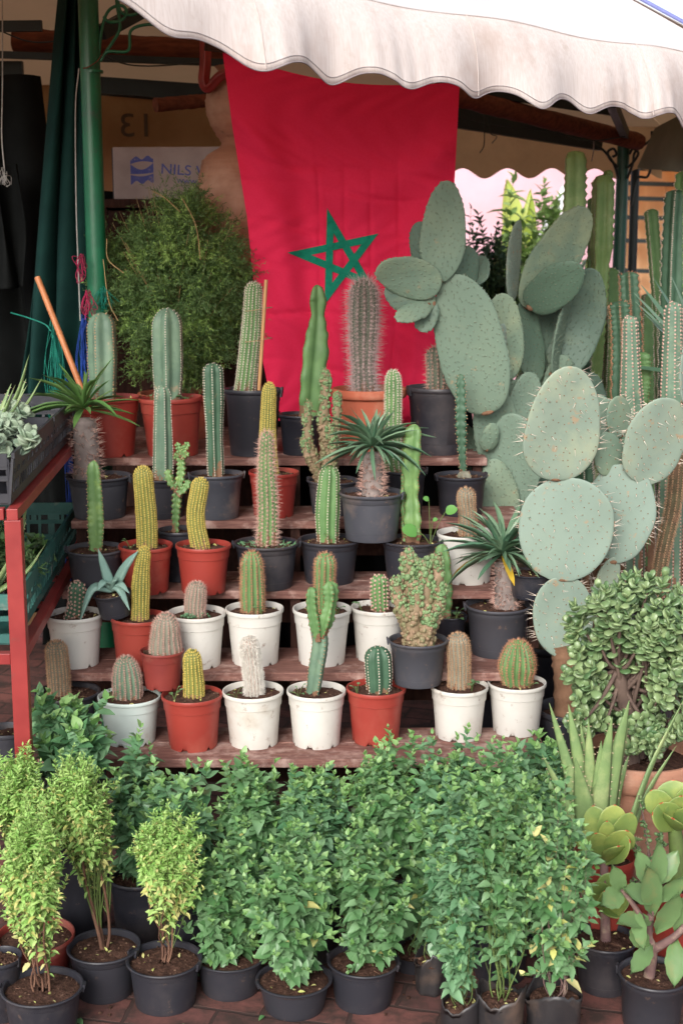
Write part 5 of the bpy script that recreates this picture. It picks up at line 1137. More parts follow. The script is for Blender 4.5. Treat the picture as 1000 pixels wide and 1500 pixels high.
succ('aloe with long toothed leaves in the upper crate', 22, 655, 4.05, zc, .05, 'a')
for i, (x, y, Y, lb) in enumerate(((52, 640, 3.95, 'grey-green rosette succulent at the far corner of the black crate'), (22, 668, 3.72, 'grey rosette succulent in the middle of the black crate'), (8, 690, 3.52, 'grey rosette succulent near the front edge of the black crate'), (45, 655, 3.78, 'pale rosette succulent by the black crate side'), (-15, 672, 3.6, 'rosette succulent at the left picture edge of the black crate'), (18, 705, 3.36, 'small grey rosette succulent in the front corner of the black crate'))): succ(lb, x, y, Y, zc, .042, 'e')
succ('second aloe half cut by the left margin in the upper crate', -8, 650, 3.85, zc, .05, 'a')
zc = zl + .021
succ('leafy seedling in a pot at the back of the green crate', 52, 845, 3.95, zc, .05, 'l', 'potted_seedling')
succ('narrow-leaved plant in a pot in the green crate', 40, 875, 3.62, zc, .045, 's', 'potted_seedling')
succ('small agave-like plant behind the red front post', 2, 900, 3.5, zc, .045, 'a')
succ('bright green seedling beside the front post in the green crate', 22, 850, 3.75, zc, .045, 'l', 'potted_seedling')
succ('pot plant at the far end of the teal crate', -8, 830, 3.8, zc, .045, 's', 'potted_seedling')
mb = MB(); 
o = make_pot('G', 10, 1068, 66, 1130, 0, 'grey bucket on the ground under the red rack', 'bucket', 'bucket', None, Y=4.3)

# ---- poles, brackets, beams
def pole(label, pts, Y, wpx, m, name='canopy_pole'):
    r = thing(name, label, 'pole', (P(*pts[-1], Y)[0], Y, 0)); b = np.array(r.location); a = P(*pts[0], Y); e = P(*pts[-1], Y); rad = wpx / 2 * S(a)
    bot = e + (e - a) * (e[2] / (a[2] - e[2])); mb = MB(); p = spl([bot - b, a - b], 30); sweep(mb, p, rad, sides=24); mb.build('tube', m, r)
    mb = MB(); bar(mb, bot - b, bot - b + (0, 0, .008), .14, .14, up=(0, 1, 0)); mb.build('foot_plate', m, r); return r, rad
def scroll(r, px, Y, w=.011, m=None, name='scroll_bracket', dYs=None):
    mb = MB(); o = np.array(r.location); p = np.array([P(x, y, Y + (0 if dYs is None else dYs[i])) for i, (x, y) in enumerate(px)]) - o; sweep(mb, spl(p, 40), w / 2, sides=8); mb.build(name, m or M_DKSTEEL, r)
pl, rad = pole('thick green painted canopy pole left of the fern bush', [(128, -40), (149, 620)], 4.68, 30, M_GREENST)
for px in ([(145, 82), (150, 40), (160, 15), (178, 8), (186, 18), (178, 30), (160, 32), (152, 24)], [(150, 84), (165, 62), (176, 40), (172, 10), (170, -10)], [(147, 90), (158, 76), (188, 74), (192, 45), (215, 36), (240, 38)], [(172, -8), (178, 18), (200, 20), (212, -4)]):
    scroll(pl, px, 4.68, .010, M_GREENST)
mb = MB(); o_ = np.array(pl.location); c = P(136, 105, 4.68) - o_
sweep(mb, np.array([c + (0, 0, -.004), c + (0, 0, .004)]), [rad * 1.05] * 2, sides=24); mb.build('collar', M_GREENST, pl)
pr, rr_ = pole('slim dark green canopy pole at the right behind the columnar cacti', [(913, 205), (898, 560)], 6.15, 18, mat('dark_green_pole', (22, 84, 66), (18, 68, 56), 12, .35, .08, 60, .5))
for px in ([(905, 262), (898, 240), (885, 222), (868, 210), (862, 205)], [(904, 245), (892, 232), (890, 222), (898, 218), (902, 226), (896, 230)], [(918, 262), (926, 240), (930, 222), (952, 205), (954, 192)], [(918, 246), (928, 236), (934, 224), (926, 218), (921, 226)], [(924, 300), (932, 262), (948, 258), (956, 230)]):
    scroll(pr, px, 6.12, .011, M_DKSTEEL)
p2, _ = pole('grey slim pole close behind the dark green one', [(930, 240), (920, 560)], 6.6, 13, M_DKSTEEL)

def beam(label, a, b, w, h, m, name='roof_beam', rnd=False, cat='beam'):
    a = np.asarray(a); b = np.asarray(b); c = (a + b) / 2; mb = MB()
    if rnd:
        n = 30; p = spl([a - c, b - c], n); sweep(mb, p, w / 2 * (1 + rng.normal(0, .03, n)), 1 + rng.normal(0, .03, (n, 12)))
    else: bar(mb, a - c, b - c, w, h)
    o = mb.build(name, m); o.location = tuple(c); return tag(o, label, cat, 'beams under the canopy')
M_LOG = mat('log_wood', (128, 76, 58), (96, 58, 46), 12, .8, .4, 40, .2, stretch=(1, 6, 6))
beam('round log beam sloping across the top right under the canopy', P(640, 135, 5.1), P(935, 208, 6.05), .07, .07, M_LOG, 'log_beam', True)
beam('dark flat bar behind the log at the top right', P(600, 160, 6.0), P(880, 205, 6.3), .03, .09, M_DKSTEEL)
beam('thin dark rod above the log at the top right', P(640, 125, 5.2), P(905, 165, 5.7), .02, .03, M_DKSTEEL)
beam('short dark strut rising from the right pole head', P(895, 150, 5.2), P(918, 205, 6.1), .03, .04, M_DKSTEEL)
beam('dark horizontal bar above the mirrored number thirteen', P(148, 125, 5.9), P(330, 138, 5.9), .03, .065, M_DKSTEEL)
beam('thin dark rod just above the mirrored number thirteen', P(148, 137, 6.0), P(300, 150, 6.0), .012, .014, M_DKSTEEL)
beam('round brown log beam crossing behind the top of the green pole', P(20, 58, 5.5), P(330, 78, 5.5), .085, .08, M_LOG, 'log_beam', True)
beam('dark rod under the log behind the green pole', P(-60, 78, 5.4), P(330, 92, 5.4), .02, .025, M_DKSTEEL)
beam('dark diagonal strut from the green pole up to the valance', P(148, 48, 4.72), P(214, 12, 4.9), .03, .045, M_DKSTEEL)
beam('dark steel bar at the upper left corner', P(-120, 40, 5.0), P(62, 38, 5.0), .02, .035, M_DKSTEEL)
beam('dark steel bar lower at the left margin', P(-120, 100, 5.6), P(34, 100, 5.6), .03, .05, M_DKSTEEL)
# stump of log poking from behind the jar
a, b = P(228, 154, 5.35), P(325, 145, 5.5)
o = beam('short weathered log end poking out left of the big jar', a, b, .05, .05, M_LOG, 'log_end', True, 'log')

# ---- canopy
EZ0, EZ1 = 2.125, 2.09
def eline(t):          # foot of the valance; t counts scallops, the first one hangs at px 373
    return np.array([-.195 + .1706 * t, 3.2 + .157 * t, 2.126 - .005 * t])
canv = thing('fabric_canopy', 'cream fabric market canopy with a scalloped valance across the top', 'canopy', (0.3, 4.2, 2.3))
CO = np.array(canv.location)
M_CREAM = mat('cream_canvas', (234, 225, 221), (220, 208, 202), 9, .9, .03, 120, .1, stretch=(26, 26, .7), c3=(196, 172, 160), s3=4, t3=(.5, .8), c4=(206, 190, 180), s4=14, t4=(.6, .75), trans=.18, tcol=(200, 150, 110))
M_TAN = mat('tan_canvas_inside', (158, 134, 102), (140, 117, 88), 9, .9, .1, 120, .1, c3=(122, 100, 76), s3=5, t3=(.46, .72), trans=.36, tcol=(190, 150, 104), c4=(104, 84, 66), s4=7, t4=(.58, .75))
M_HEM = mat('grey_hem', (146, 136, 138), None, 20, .8)
T0, T1 = -3.6, 8.6
dv = unit(np.array([.1706, .157, 0])); nv_ = np.array([dv[1], -dv[0], 0])
def val(u, v):
    t = T0 + u * (T1 - T0); fold = .012 * np.sin(t * 2 * PI * .5 + 1) * (1 - v) + .010 * np.sin(t * 5.1) * (1 - v)
    b = -.195 + .1706 * t; y = 3.2 + .157 * t
    lift = .052 * np.clip(-t - .15, 0, 9) ** 1.15; am = .0145 + .003 * np.sin(t * 1.9); zb = 2.126 - .005 * t - am * np.cos(t * 2 * PI + .25 * np.sin(t * 2 * PI)) - am + lift; zt = 2.300 - .003 * t + .006 * np.sin(t * 2.1) + lift
    z = zb + (zt - zb) * v; fold = fold + .0014 * np.sin(t * 23 + 2 * np.sin(t * 3.1)) * (1 - v) * (.5 + .5 * np.sin(t * 1.3)); out = .012 + fold + .010 * (1 - v) ** 2 - .05 * v ** 3
    return np.stack([b + nv_[0] * out, y + nv_[1] * out, z], -1) - CO
mb = MB(); grid(mb, val, 700, 14); o = mb.build('valance', M_CREAM, canv); sm = o.modifiers.new('s', 'SOLIDIFY'); sm.thickness = .0008
u = np.linspace(0, 1, 900); mb = MB(); hp = val(u, np.zeros_like(u)); sweep(mb, hp, .0017, sides=6); mb.build('hem', M_HEM, canv)
for tt in np.arange(-3.0, 8.6, 3.05):                      # seams between the cloth widths
    mb = MB(); vv = np.linspace(.02, 1, 30); uu = np.full(30, (tt - T0) / (T1 - T0)); p_ = val(uu, vv) + nv_ * .0016; sweep(mb, p_, .0014, .35 + .65 * np.abs(np.cos(np.linspace(0, 2 * PI, 8, endpoint=False))), ref=dv); mb.build('seam', M_CREAM, canv)
mb = MB(); uu = np.linspace(0, 1, 900); p_ = val(uu, np.full(900, .075)) + nv_ * .0012; sweep(mb, p_, .0007, sides=5); mb.build('hem_stitching', M_HEM, canv)
A0, A1 = eline(T0), eline(T1); A0[2] = 2.292 + .052 * (-T0 - .15) ** 1.15; A1[2] = 2.268
RB0, RB1 = np.array([-2.9, 6.3, 2.30]), np.array([1.42, 6.5, 2.22])
R0, R1 = np.array([-1.5, 4.4, 2.98]), np.array([.20, 5.2, 2.98])
def quad(a, b, c, d, sag=.05, wr=.006):
    def f(u, v):
        p = (a * ((1 - u) * (1 - v))[..., None] + b * (u * (1 - v))[..., None] + c * (u * v)[..., None] + d * ((1 - u) * v)[..., None])
        p[..., 2] -= sag * np.sin(PI * u) * np.sin(PI * v) + wr * np.sin(17 * u + 4 * v) * np.sin(PI * v); return p - CO
    return f
def front_(u, v):
    t = T0 + u * (T1 - T0); lift = .052 * np.clip(-t - .15, 0, 9) ** 1.15
    e = np.stack([-.195 + .1706 * t - nv_[0] * .034, 3.2 + .157 * t - nv_[1] * .034, 2.297 - .003 * t + .006 * np.sin(t * 2.1) + lift], -1)
    w = .5 + .5 * np.clip((u - .25) / .75, -1, 1) if False else u
    r = R0 * (1 - w)[..., None] + R1 * w[..., None]; p = e * (1 - v)[..., None] + r * v[..., None]
    p[..., 2] -= .012 * np.sin(PI * u) * np.sin(PI * v) + .004 * np.sin(17 * u + 4 * v) * np.sin(PI * v); return p - CO
M_TOP = mat('white_canvas_top', (236, 232, 232), (224, 218, 218), 6, .85, .05, 100, .15, trans=.16, tcol=(214, 172, 126))
for nm, f in (('front_roof', front_), ('rear_roof', quad(RB1, RB0, R0, R1, .04)), ('end_roof', quad(A1, RB1, R1, R1 + np.array([-.001, 0, 0]), .03)), ('end_roof', quad(RB0, A0, R0, R0 + np.array([.001, 0, 0]), .03))):
    mb = MB(); grid(mb, f, 60, 24); mb.build(nm, M_TOP, canv)
mb = MB(); sweep(mb, spl([A1 - CO + (0, 0, .006), R1 - CO + (0, 0, .006)], 10), .006, sides=8); mb.build('blue_piping', mat('blue_piping', (112, 118, 170), None, 20, .6), canv)
# rear valance seen from inside
def rval(u, v):
    p = RB0 * (1 - u)[..., None] + RB1 * u[..., None]; t = u * 22
    zb = 2.02 - .022 * np.cos(t * 2 * PI); z = zb + (p[..., 2] + .01 - zb) * v; y = p[..., 1] + .02 * np.sin(t * 2.2) * (1 - v)
    return np.stack([p[..., 0], y, z], -1) - CO
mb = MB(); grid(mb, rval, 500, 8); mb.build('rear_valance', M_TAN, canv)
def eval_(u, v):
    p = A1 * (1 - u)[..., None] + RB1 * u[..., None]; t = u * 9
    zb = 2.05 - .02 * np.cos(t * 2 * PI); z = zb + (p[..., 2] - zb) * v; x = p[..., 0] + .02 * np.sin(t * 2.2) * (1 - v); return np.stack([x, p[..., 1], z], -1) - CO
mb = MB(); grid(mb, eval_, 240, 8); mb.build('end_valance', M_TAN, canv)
# flag rail
beam('thin wooden rail from which the red flag hangs', P(300, 68, 4.78), P(690, 112, 4.78), .02, .025, M_WOODD, 'hanging_rail')

# rear tarpaulin with the number seen through from behind
YT = 6.12
tp_ = thing('tan_tarpaulin', 'tan tarpaulin at the back of the stall showing a mirrored number 13', 'tarpaulin', (P(200, 200, YT)[0], YT, 0)); TO = np.array(tp_.location)
xl_, xr_ = P(-330, 200, YT)[0], P(420, 200, YT)[0]
mb = MB(); grid(mb, lambda u, v: np.stack([xl_ + u * (xr_ - xl_), YT + .02 * np.sin(u * 40) * (1 - v * .8) + .01 * np.sin(v * 9 + u * 7), .05 + v * 2.32], -1) - TO, 160, 40); mb.build('cloth', M_TAN, tp_)
M_PAINT = mat('grey_paint', (96, 80, 62), (84, 70, 56), 60, .8)
def text(s, h, loc_, rot, m, parent, name, ext=.0004, font_scale_x=1.0):
    c = bpy.data.curves.new(name, 'FONT'); c.body = s; c.size = h / .7; c.extrude = ext; o = bpy.data.objects.new(name, c); COL.objects.link(o); o.location = tuple(loc_); o.rotation_euler = rot; o.scale = (font_scale_x, 1, 1)
    c.offset = .0003; bpy.context.view_layer.update()
    me = bpy.data.meshes.new_from_object(o.evaluated_get(bpy.context.evaluated_depsgraph_get())); bpy.data.objects.remove(o); bpy.data.curves.remove(c)
    me.materials.clear(); me.materials.append(m); o = bpy.data.objects.new(name, me); COL.objects.link(o); o.location = tuple(loc_); o.rotation_euler = rot; o.scale = (font_scale_x, 1, 1)
    o.parent = parent; return o
e = P(228, 200, YT - .035) - TO; text('13', 33 * S(P(200, 190, YT)), e, (PI / 2, 0, PI), M_PAINT, tp_, 'number', font_scale_x=1.15)

# dark green curtain and black hangings on the left
def curtain(label, poly_top, poly_bot, Y, m, name='curtain', amp=.03, nf=6, n=80):
    """poly_top/bot px pairs (left,right)"""
    a, b = P(*poly_top[0], Y), P(*poly_top[1], Y); d, c = P(*poly_bot[0], Y), P(*poly_bot[1], Y); o0 = (a + b + c + d) / 4
    ph = rng.uniform(0, 6)
    def f(u, v):
        p = d * ((1 - u) * (1 - v))[..., None] + c * (u * (1 - v))[..., None] + b * (u * v)[..., None] + a * ((1 - u) * v)[..., None]
        p[..., 1] += amp * np.sin(u * nf * 2 * PI + ph + 1.2 * v) * (.5 + .5 * (1 - v)) + amp * .4 * np.sin(u * nf * 4.7 + 3 * v); p[..., 0] += amp * .4 * np.sin(u * nf * 6 + 5 * v)
        return p - o0
    mb = MB(); grid(mb, f, n, 60); o = mb.build(name, m); o.location = tuple(o0); sm = o.modifiers.new('s', 'SOLIDIFY'); sm.thickness = .002
    return tag(o, label, 'curtain', 'dark hangings at the left')
M_CURT = mat('dark_green_cloth', (18, 50, 46), (14, 42, 40), 12, .85, .1, 90, .15)
M_BLK = mat('black_cloth', (22, 24, 24), (16, 18, 18), 12, .85, .1, 90, .1)
curtain('dark green curtain gathered beside the green canopy pole', ((92, -30), (124, -30)), ((20, 620), (140, 620)), 4.86, M_CURT, amp=.035, nf=3)
curtain('black cloth hanging at the far left behind the rack', ((-260, 110), (60, 110)), ((-240, 900), (120, 900)), 5.25, M_BLK, amp=.04, nf=5)
curtain('added black sheet standing in for the shade behind the steps', ((60, 270), (640, 330)), ((60, 1000), (760, 1000)), 5.95, M_BLK, 'shade_screen', amp=.03, nf=9, n=160)  # black sheet added to stand in for deep shade behind the steps
o = curtain('short black cloth flap hanging by the left margin in front of the longer cloth', ((-60, 240), (30, 240)), ((-60, 430), (38, 420)), 5.0, M_BLK, 'cloth_flap', amp=.03, nf=3)

# cords and strings
def cord(label, px, Y, w, m, name='loose_string', n=40, jit=0):
    p = np.array([P(x, y, Y + rng.normal(0, .004)) for x, y in px]); q_ = spl(p, n) + rng.normal(0, jit, (n, 3)); c = q_[0].copy(); mb = MB(); sweep(mb, q_ - c, w / 2, sides=6)
    o = mb.build(name, m); o.location = tuple(c); return tag(o, label, 'string', 'cords and strings by the left pole')
M_CORDW = mat('pale_cord', (176, 174, 170), (150, 148, 144), 60, .8)
M_PINK = mat('pink_string', (176, 40, 84), (150, 30, 70), 60, .7); M_BLUES = mat('blue_string', (50, 90, 190), (36, 70, 160), 60, .6); M_TEAL = mat('teal_string', (24, 130, 110), (18, 110, 96), 60, .6)
cord('long pale cord hanging in front of the dark green curtain', [(116, 100), (111, 160), (112, 300), (115, 390), (118, 470)], 4.62, .004, M_CORDW)
cord('brown twine loop tied round the green pole', [(122, 100), (130, 98), (142, 90), (150, 80)], 4.63, .004, M_LOG)
cord('frayed white string with a knotted end at the far left', [(4, -20), (4, 120), (3, 200), (7, 250), (6, 268)], 4.6, .004, M_CORDW)
def tuft(label, x, y, Y, m, n=26, L=40, spread=12, name='string_tuft'):
    c = P(x, y, Y); s = S(c); mb = MB()
    for i in range(n):
        a = rng.normal(0, 1, 3) * np.array([spread * .3, 6, 3]) * s; e = np.array([rng.normal(0, spread), rng.normal(0, 8), -L * rng.uniform(.6, 1.2)]) * s; mid = (a + e) / 2 + rng.normal(0, 6, 3) * s
        sweep(mb, spl([a, mid, e], 10), .0011, sides=4)
    o = mb.build(name, m); o.location = tuple(c); return tag(o, label, 'string', 'cords and strings by the left pole')
cord('bent wire hanging from the dark bar at the top right', [(708, 165), (709, 195), (708, 214), (702, 224)], 5.9, .004, M_DKSTEEL); cord('short hooked wire beside the bent one', [(712, 170), (718, 195), (727, 200), (720, 210)], 5.9, .004, M_DKSTEEL)
cord('thin cable sagging along the log beam at the top right', [(650, 165), (720, 182), (800, 192), (860, 206), (915, 200)], 5.6, .005, M_DKSTEEL); cord('loose wire dangling near the right pole head', [(868, 190), (869, 215), (866, 236)], 5.9, .005, M_CORDW)
cord('thin cable sagging across the upper left of the stall', [(-40, 25), (40, 60), (110, 62), (190, 95), (300, 92)], 5.0, .005, M_DKSTEEL)
tuft('dark pink string tuft hanging high on the pale cord', 119, 375, 4.60, M_PINK, 12, 34, 4); tuft('bright pink bow of string beside the fat cactus', 128, 428, 4.58, M_PINK, 18, 34, 6)
tuft('teal string tangle tied to the green pole', 148, 425, 4.62, M_TEAL, 24, 26, 13); tuft('teal raffia strands falling behind the bamboo cane', 80, 470, 4.75, M_TEAL, 40, 160, 7)
tuft('blue plastic strings hanging behind the fat cactus pot', 124, 470, 4.72, M_BLUES, 18, 120, 5); tuft('blue string falling behind the red rack corner', 98, 560, 4.7, M_BLUES, 16, 280, 5)
tuft('frayed end of the white string at the far left', 6, 252, 4.6, M_CORDW, 14, 18, 6)
cord('teal strand running sideways under the curtain', [(16, 458), (40, 465), (66, 475), (75, 485)], 4.7, .005, M_TEAL)

# ---- printed box, shelf cabinet, big jar
cab = thing('wooden_cabinet', 'dark wooden cabinet behind the fern bush carrying the printed box and jar', 'cabinet', (P(250, 300, 5.5)[0], 5.5, 0))
bx0, bx1 = P(150, 300, 5.3)[0], P(400, 300, 5.3)[0]; ztop = P(200, 292, 5.24)[2]
co = np.array(cab.location)
def cbox(name, lo, hi): m = MB(); box(m, np.array(lo) - co, np.array(hi) - co); m.build(name, M_WOODD, cab)
cbox('top_board', (bx0 - .02, 5.2, ztop - .03), (bx1, 5.85, ztop)); cbox('side_panel', (bx0, 5.22, 0), (bx0 + .03, 5.83, ztop - .0302)); cbox('side_panel', (bx1 - .05, 5.22, 0), (bx1 - .02, 5.83, ztop - .0302)); cbox('back_panel', (bx0 + .031, 5.8, .02), (bx1 - .051, 5.82, ztop - .0302))
for z in (.4, .9, 1.4): cbox('shelf_board', (bx0 + .031, 5.24, z), (bx1 - .051, 5.799, z + .02))
cbox('door_panel', (bx0 + .032, 5.222, .05), (bx1 - .053, 5.236, ztop - .04))
M_BOX = mat('printed_box_card', (176, 160, 158), (160, 144, 142), 12, .7, .06, 60, .2, c3=(176, 156, 150), s3=8, t3=(.55, .75)); M_INK = mat('blue_ink', (78, 86, 158), (92, 98, 164), 40, .7, c3=(150, 140, 170), s3=60, t3=(.58, .68)); M_BOXD = mat('box_side_grey', (84, 84, 88), (74, 74, 78), 14, .7)
YBX = 5.26; pa = P(166, 290, YBX); pb = P(330, 225, YBX); hb = P(166, 215, YBX)[2] - ztop; xw = pb[0] - pa[0]
bxr = thing('printed_box', 'white carton printed NILS WI in blue behind the fern bush', 'box', (pa[0] + xw / 2, YBX, ztop)); bxr.rotation_euler = (0, 0, R_(-4))
mb = MB(); box(mb, (-xw / 2, 0, .001), (xw / 2, .3, hb)); o = mb.build('carton', M_BOX, bxr); bv = o.modifiers.new('b', 'BEVEL'); bv.width = .004; bv.segments = 2
mb = MB(); box(mb, (-xw / 2 - .004, .003, .004), (-xw / 2 - .0005, .297, hb - .004)); mb.build('side_panel', M_BOXD, bxr)
sb = S(P(250, 250, YBX))
def bl(px, py): return np.array([-xw / 2 + (px - 168) * sb, -.0006, hb - (py - 217 - (px - 168) * .06) * sb])
text('NILS WILS', 14.5 * sb, bl(238, 259), (PI / 2, R_(4), 0), M_INK, bxr, 'lettering', .0004, 1.12)
text('WWW.NILS', 6 * sb, bl(262, 274), (PI / 2, R_(4), 0), M_INK, bxr, 'lettering', .0004, 1.1)
def logo_part(f0, f1):
    mb = MB(); n = 24; u = np.linspace(0, 1, n); top = np.array([bl(194 + 34 * a, f0(a)) for a in u]); bot = np.array([bl(194 + 34 * a, f1(a)) for a in u]); V = np.vstack([top, bot, top + (0, .0005, 0), bot + (0, .0005, 0)])
    i = np.arange(n - 1); mb.add(V, np.vstack([np.stack([i, i + n, i + n + 1, i + 1], -1), np.stack([i + 2 * n, i + 2 * n + 1, i + 3 * n + 1, i + 3 * n], -1)]), 0, False); mb.build('logo', M_INK, bxr)
logo_part(lambda a: 235 + 2.5 * math.cos(a * 4 * PI), lambda a: 243 - 3 * math.sin(a * PI)); logo_part(lambda a: 243 + 9 * math.sin(a * PI) if a < .5 else 243 + 9 * math.sin(a * PI), lambda a: 257 + 1 * math.sin(a * PI))
logo_part(lambda a: 258.5 + 3 * math.sin(a * PI), lambda a: 270 + 2.5 * math.cos(a * 4 * PI))
# jar
YJ = 5.1; jc = P(352, 340, YJ); sj = S(jc); prof = [(0, 392), (52, 392), (66, 375), (74, 345), (67, 300), (60, 265), (54, 240), (46, 230), (28, 222), (24, 214), (32, 204), (42, 188), (48, 168), (47, 148), (42, 134), (30, 122), (26, 118), (30, 112), (34, 108), (28, 108), (22, 116), (20, 130)]
zb_ = P(352, 392, YJ)[2]
_py = np.array([p[1] for p in prof[:-5]], float); _pr = np.array([p[0] for p in prof[:-5]], float); _i = np.linspace(0, len(_py) - 1, 110); _yy = np.interp(_i, np.arange(len(_py)), _py); _rr = np.interp(_i, np.arange(len(_py)), _pr); _rr = np.convolve(np.pad(_rr, 4, 'edge'), np.ones(9) / 9, 'valid'); _rr[0] = 0; prof = [(r * (1 + .012 * math.sin(y * .9) + .008 * math.sin(y * .37)), y) for r, y in zip(_rr, _yy)] + prof[-5:]
jar = thing('clay_jar', 'tall pinkish clay jar with a bulging neck beside the flag', 'jar', (jc[0], YJ, zb_))
mb = MB(); lathe(mb, [(r * sj, (392 - y) * sj) for r, y in prof], 48, jit=rng.normal(0, .0008, (len(prof), 48))); mb.build('jar_body', M_CLAY, jar)
stn = thing('jar_stand', 'plain dark stool under the clay jar', 'stand', (jc[0], YJ, 0)); mb = MB(); box(mb, (-.13, -.08, zb_ - .03), (.13, .08, zb_ - .001)); mb.build('stand_top', M_WOODD, stn)
for sx in (-1, 1):
    for sy in (-1, 1): mb = MB(); box(mb, (sx * .11 - .012, sy * .06 - .012, 0), (sx * .11 + .012, sy * .06 + .012, zb_ - .0302)); mb.build('leg', M_WOODD, stn)
# red hooked bracket
mb = MB(); p = spl([P(301, 30, 5.0), P(301, 90, 5.0), P(299, 118, 5.0), P(306, 128, 5.0), P(322, 112, 4.98), P(340, 106, 4.98)], 30); c = p[0].copy()
sweep(mb, p - c, .016, 1 + .25 * np.cos(4 * np.linspace(0, 2 * PI, 16, endpoint=False))); o = mb.build('hook_bracket', M_REDSTEEL); o.location = tuple(c); tag(o, 'red painted hooked metal bracket beside the top of the flag', 'bracket')

# ---- flag
YF_ = 4.78
lft = np.array([(0, 72), (.2, 175), (.45, 310), (.62, 400), (.82, 500), (1, 618)]); lx = np.array([(0, 326), (.2, 340), (.45, 362), (.62, 371), (.82, 383), (1, 402)])
rx_ = np.array([(0, 673), (.3, 665), (.5, 655), (.75, 640), (1, 622)])
f_cr = rng.uniform(0, 6, 8)
def flag_pt(u, v):
    """u 0..1 across, v 0..1 downwards"""
    xl = np.interp(v, lx[:, 0], lx[:, 1]); xr = np.interp(v, rx_[:, 0], rx_[:, 1]); x = xl + u * (xr - xl)
    y = 76 + u * 44 + v * (540 - u * 30) + 22 * np.sin(PI * u) * (1 - v) ** 2
    s = .0023; d = np.zeros_like(u)
    d += .030 * np.exp(-((u - .08 - .18 * v) / .10) ** 2) * np.sin(PI * np.clip(v * 1.1, 0, 1)) - .026 * np.exp(-((u - .22 - .14 * v) / .08) ** 2) * (v > 0) * np.clip(v * 2, 0, 1)
    d += .020 * np.exp(-((u - .95 + .10 * v) / .06) ** 2) * np.clip(v * 2, 0, 1) - .018 * np.exp(-((u - .82 + .16 * v) / .09) ** 2) * np.clip(v * 1.5, 0, 1)
    sag = v - .16 - .18 * np.sin(PI * u); d += .014 * np.exp(-(sag / .05) ** 2) - .010 * np.exp(-((sag - .10) / .05) ** 2)
    d += .020 * np.sin(u * 11 + 2.3 * v + 1) * v ** 1.5 + .010 * np.sin(u * 21 - 5 * v + f_cr[0]) * v ** 1.2 + .016 * np.sin(u * 6 + v * 3)
    for i, uc in enumerate((.36, .49, .62, .75)): d -= .0050 * np.exp(-((u - uc - .01 * np.sin(v * 7 + i)) / .011) ** 2) * np.clip((v - .18) * 5, 0, 1)
    for i, vc in enumerate((.27, .335, .46, .56, .70, .84)): d -= .0060 * np.exp(-((v - vc - .012 * np.sin(u * 8 + i * 2)) / .010) ** 2) * (.35 + .65 * np.sin(u * 5 + i * 1.7) ** 2)
    d += .0025 * np.sin(u * 46 + 9 * np.sin(v * 13)) * np.sin(v * 37 + 4 * u) 
    Y = YF_ - d
    d = d * 2.0; dirx = (x - 500); dy = 750 - y
    r = np.stack([dirx, CF[1] * F + CU[1] * dy, CF[2] * F + CU[2] * dy], -1)
    return EYE + r * (Y / r[..., 1])[..., None]
fl = thing('red_flag', 'large red cloth flag with a green five-pointed star outline hanging behind the cacti', 'flag', tuple(flag_pt(np.array(.5), np.array(.0))))
FO = np.array(fl.location)
M_FLAG = mat('red_cloth', (255, 56, 100), (252, 50, 94), 160, .8, .12, 500, .12, trans=.22, tcol=(244, 36, 70)); M_STAR = mat('green_star_cloth', (26, 138, 110), (22, 122, 100), 60, .8, .1, 300, .15)
mb = MB(); grid(mb, lambda u, v: flag_pt(u, v) - FO, 240, 360, flip=True); mb.build('cloth', M_FLAG, fl)
# star: px -> (u,v) by iteration
def uv_of(x, y):
    u, v = .5, .5
    for _ in range(30):
        xl = np.interp(v, lx[:, 0], lx[:, 1]); xr = np.interp(v, rx_[:, 0], rx_[:, 1]); u = (x - xl) / (xr - xl)
        v = (y - 76 - u * 44 - 22 * math.sin(PI * u) * (1 - v) ** 2) / (540 - u * 30)
    return u, v
SP = [(479, 305), (554, 342), (549, 424), (475, 447), (421, 370)]       # outer points, clockwise from the top
mb = MB()
ctr = np.mean(SP, axis=0)
for j, (a, b) in enumerate(((0, 2), (2, 4), (4, 1), (1, 3), (3, 0))):
    a_, b_ = np.array(SP[a], float), np.array(SP[b], float); t = unit(b_ - a_); nrm = np.array([-t[1], t[0]]); 
    if np.dot(nrm, ctr - a_) < 0: nrm = -nrm
    L = np.linalg.norm(b_ - a_); n = 140; w = 10.5
    top, bot = [], []
    for i in range(n):
        f = i / (n - 1); p0 = a_ + t * L * f; ww = w * min(1, f * L / 26 + .02, (1 - f) * L / 26 + .02); p1 = p0 + nrm * ww
        for lst, p in ((top, p0), (bot, p1)):
            u_, v_ = uv_of(*p); lst.append(flag_pt(np.array(u_), np.array(v_)) - FO + np.array([0, -.0040 - .0006 * j, 0]))
    V = np.array(top + bot); i = np.arange(n - 1); mb.add(V, np.stack([i, i + n, i + n + 1, i + 1], -1))
mb.build('star', M_STAR, fl)

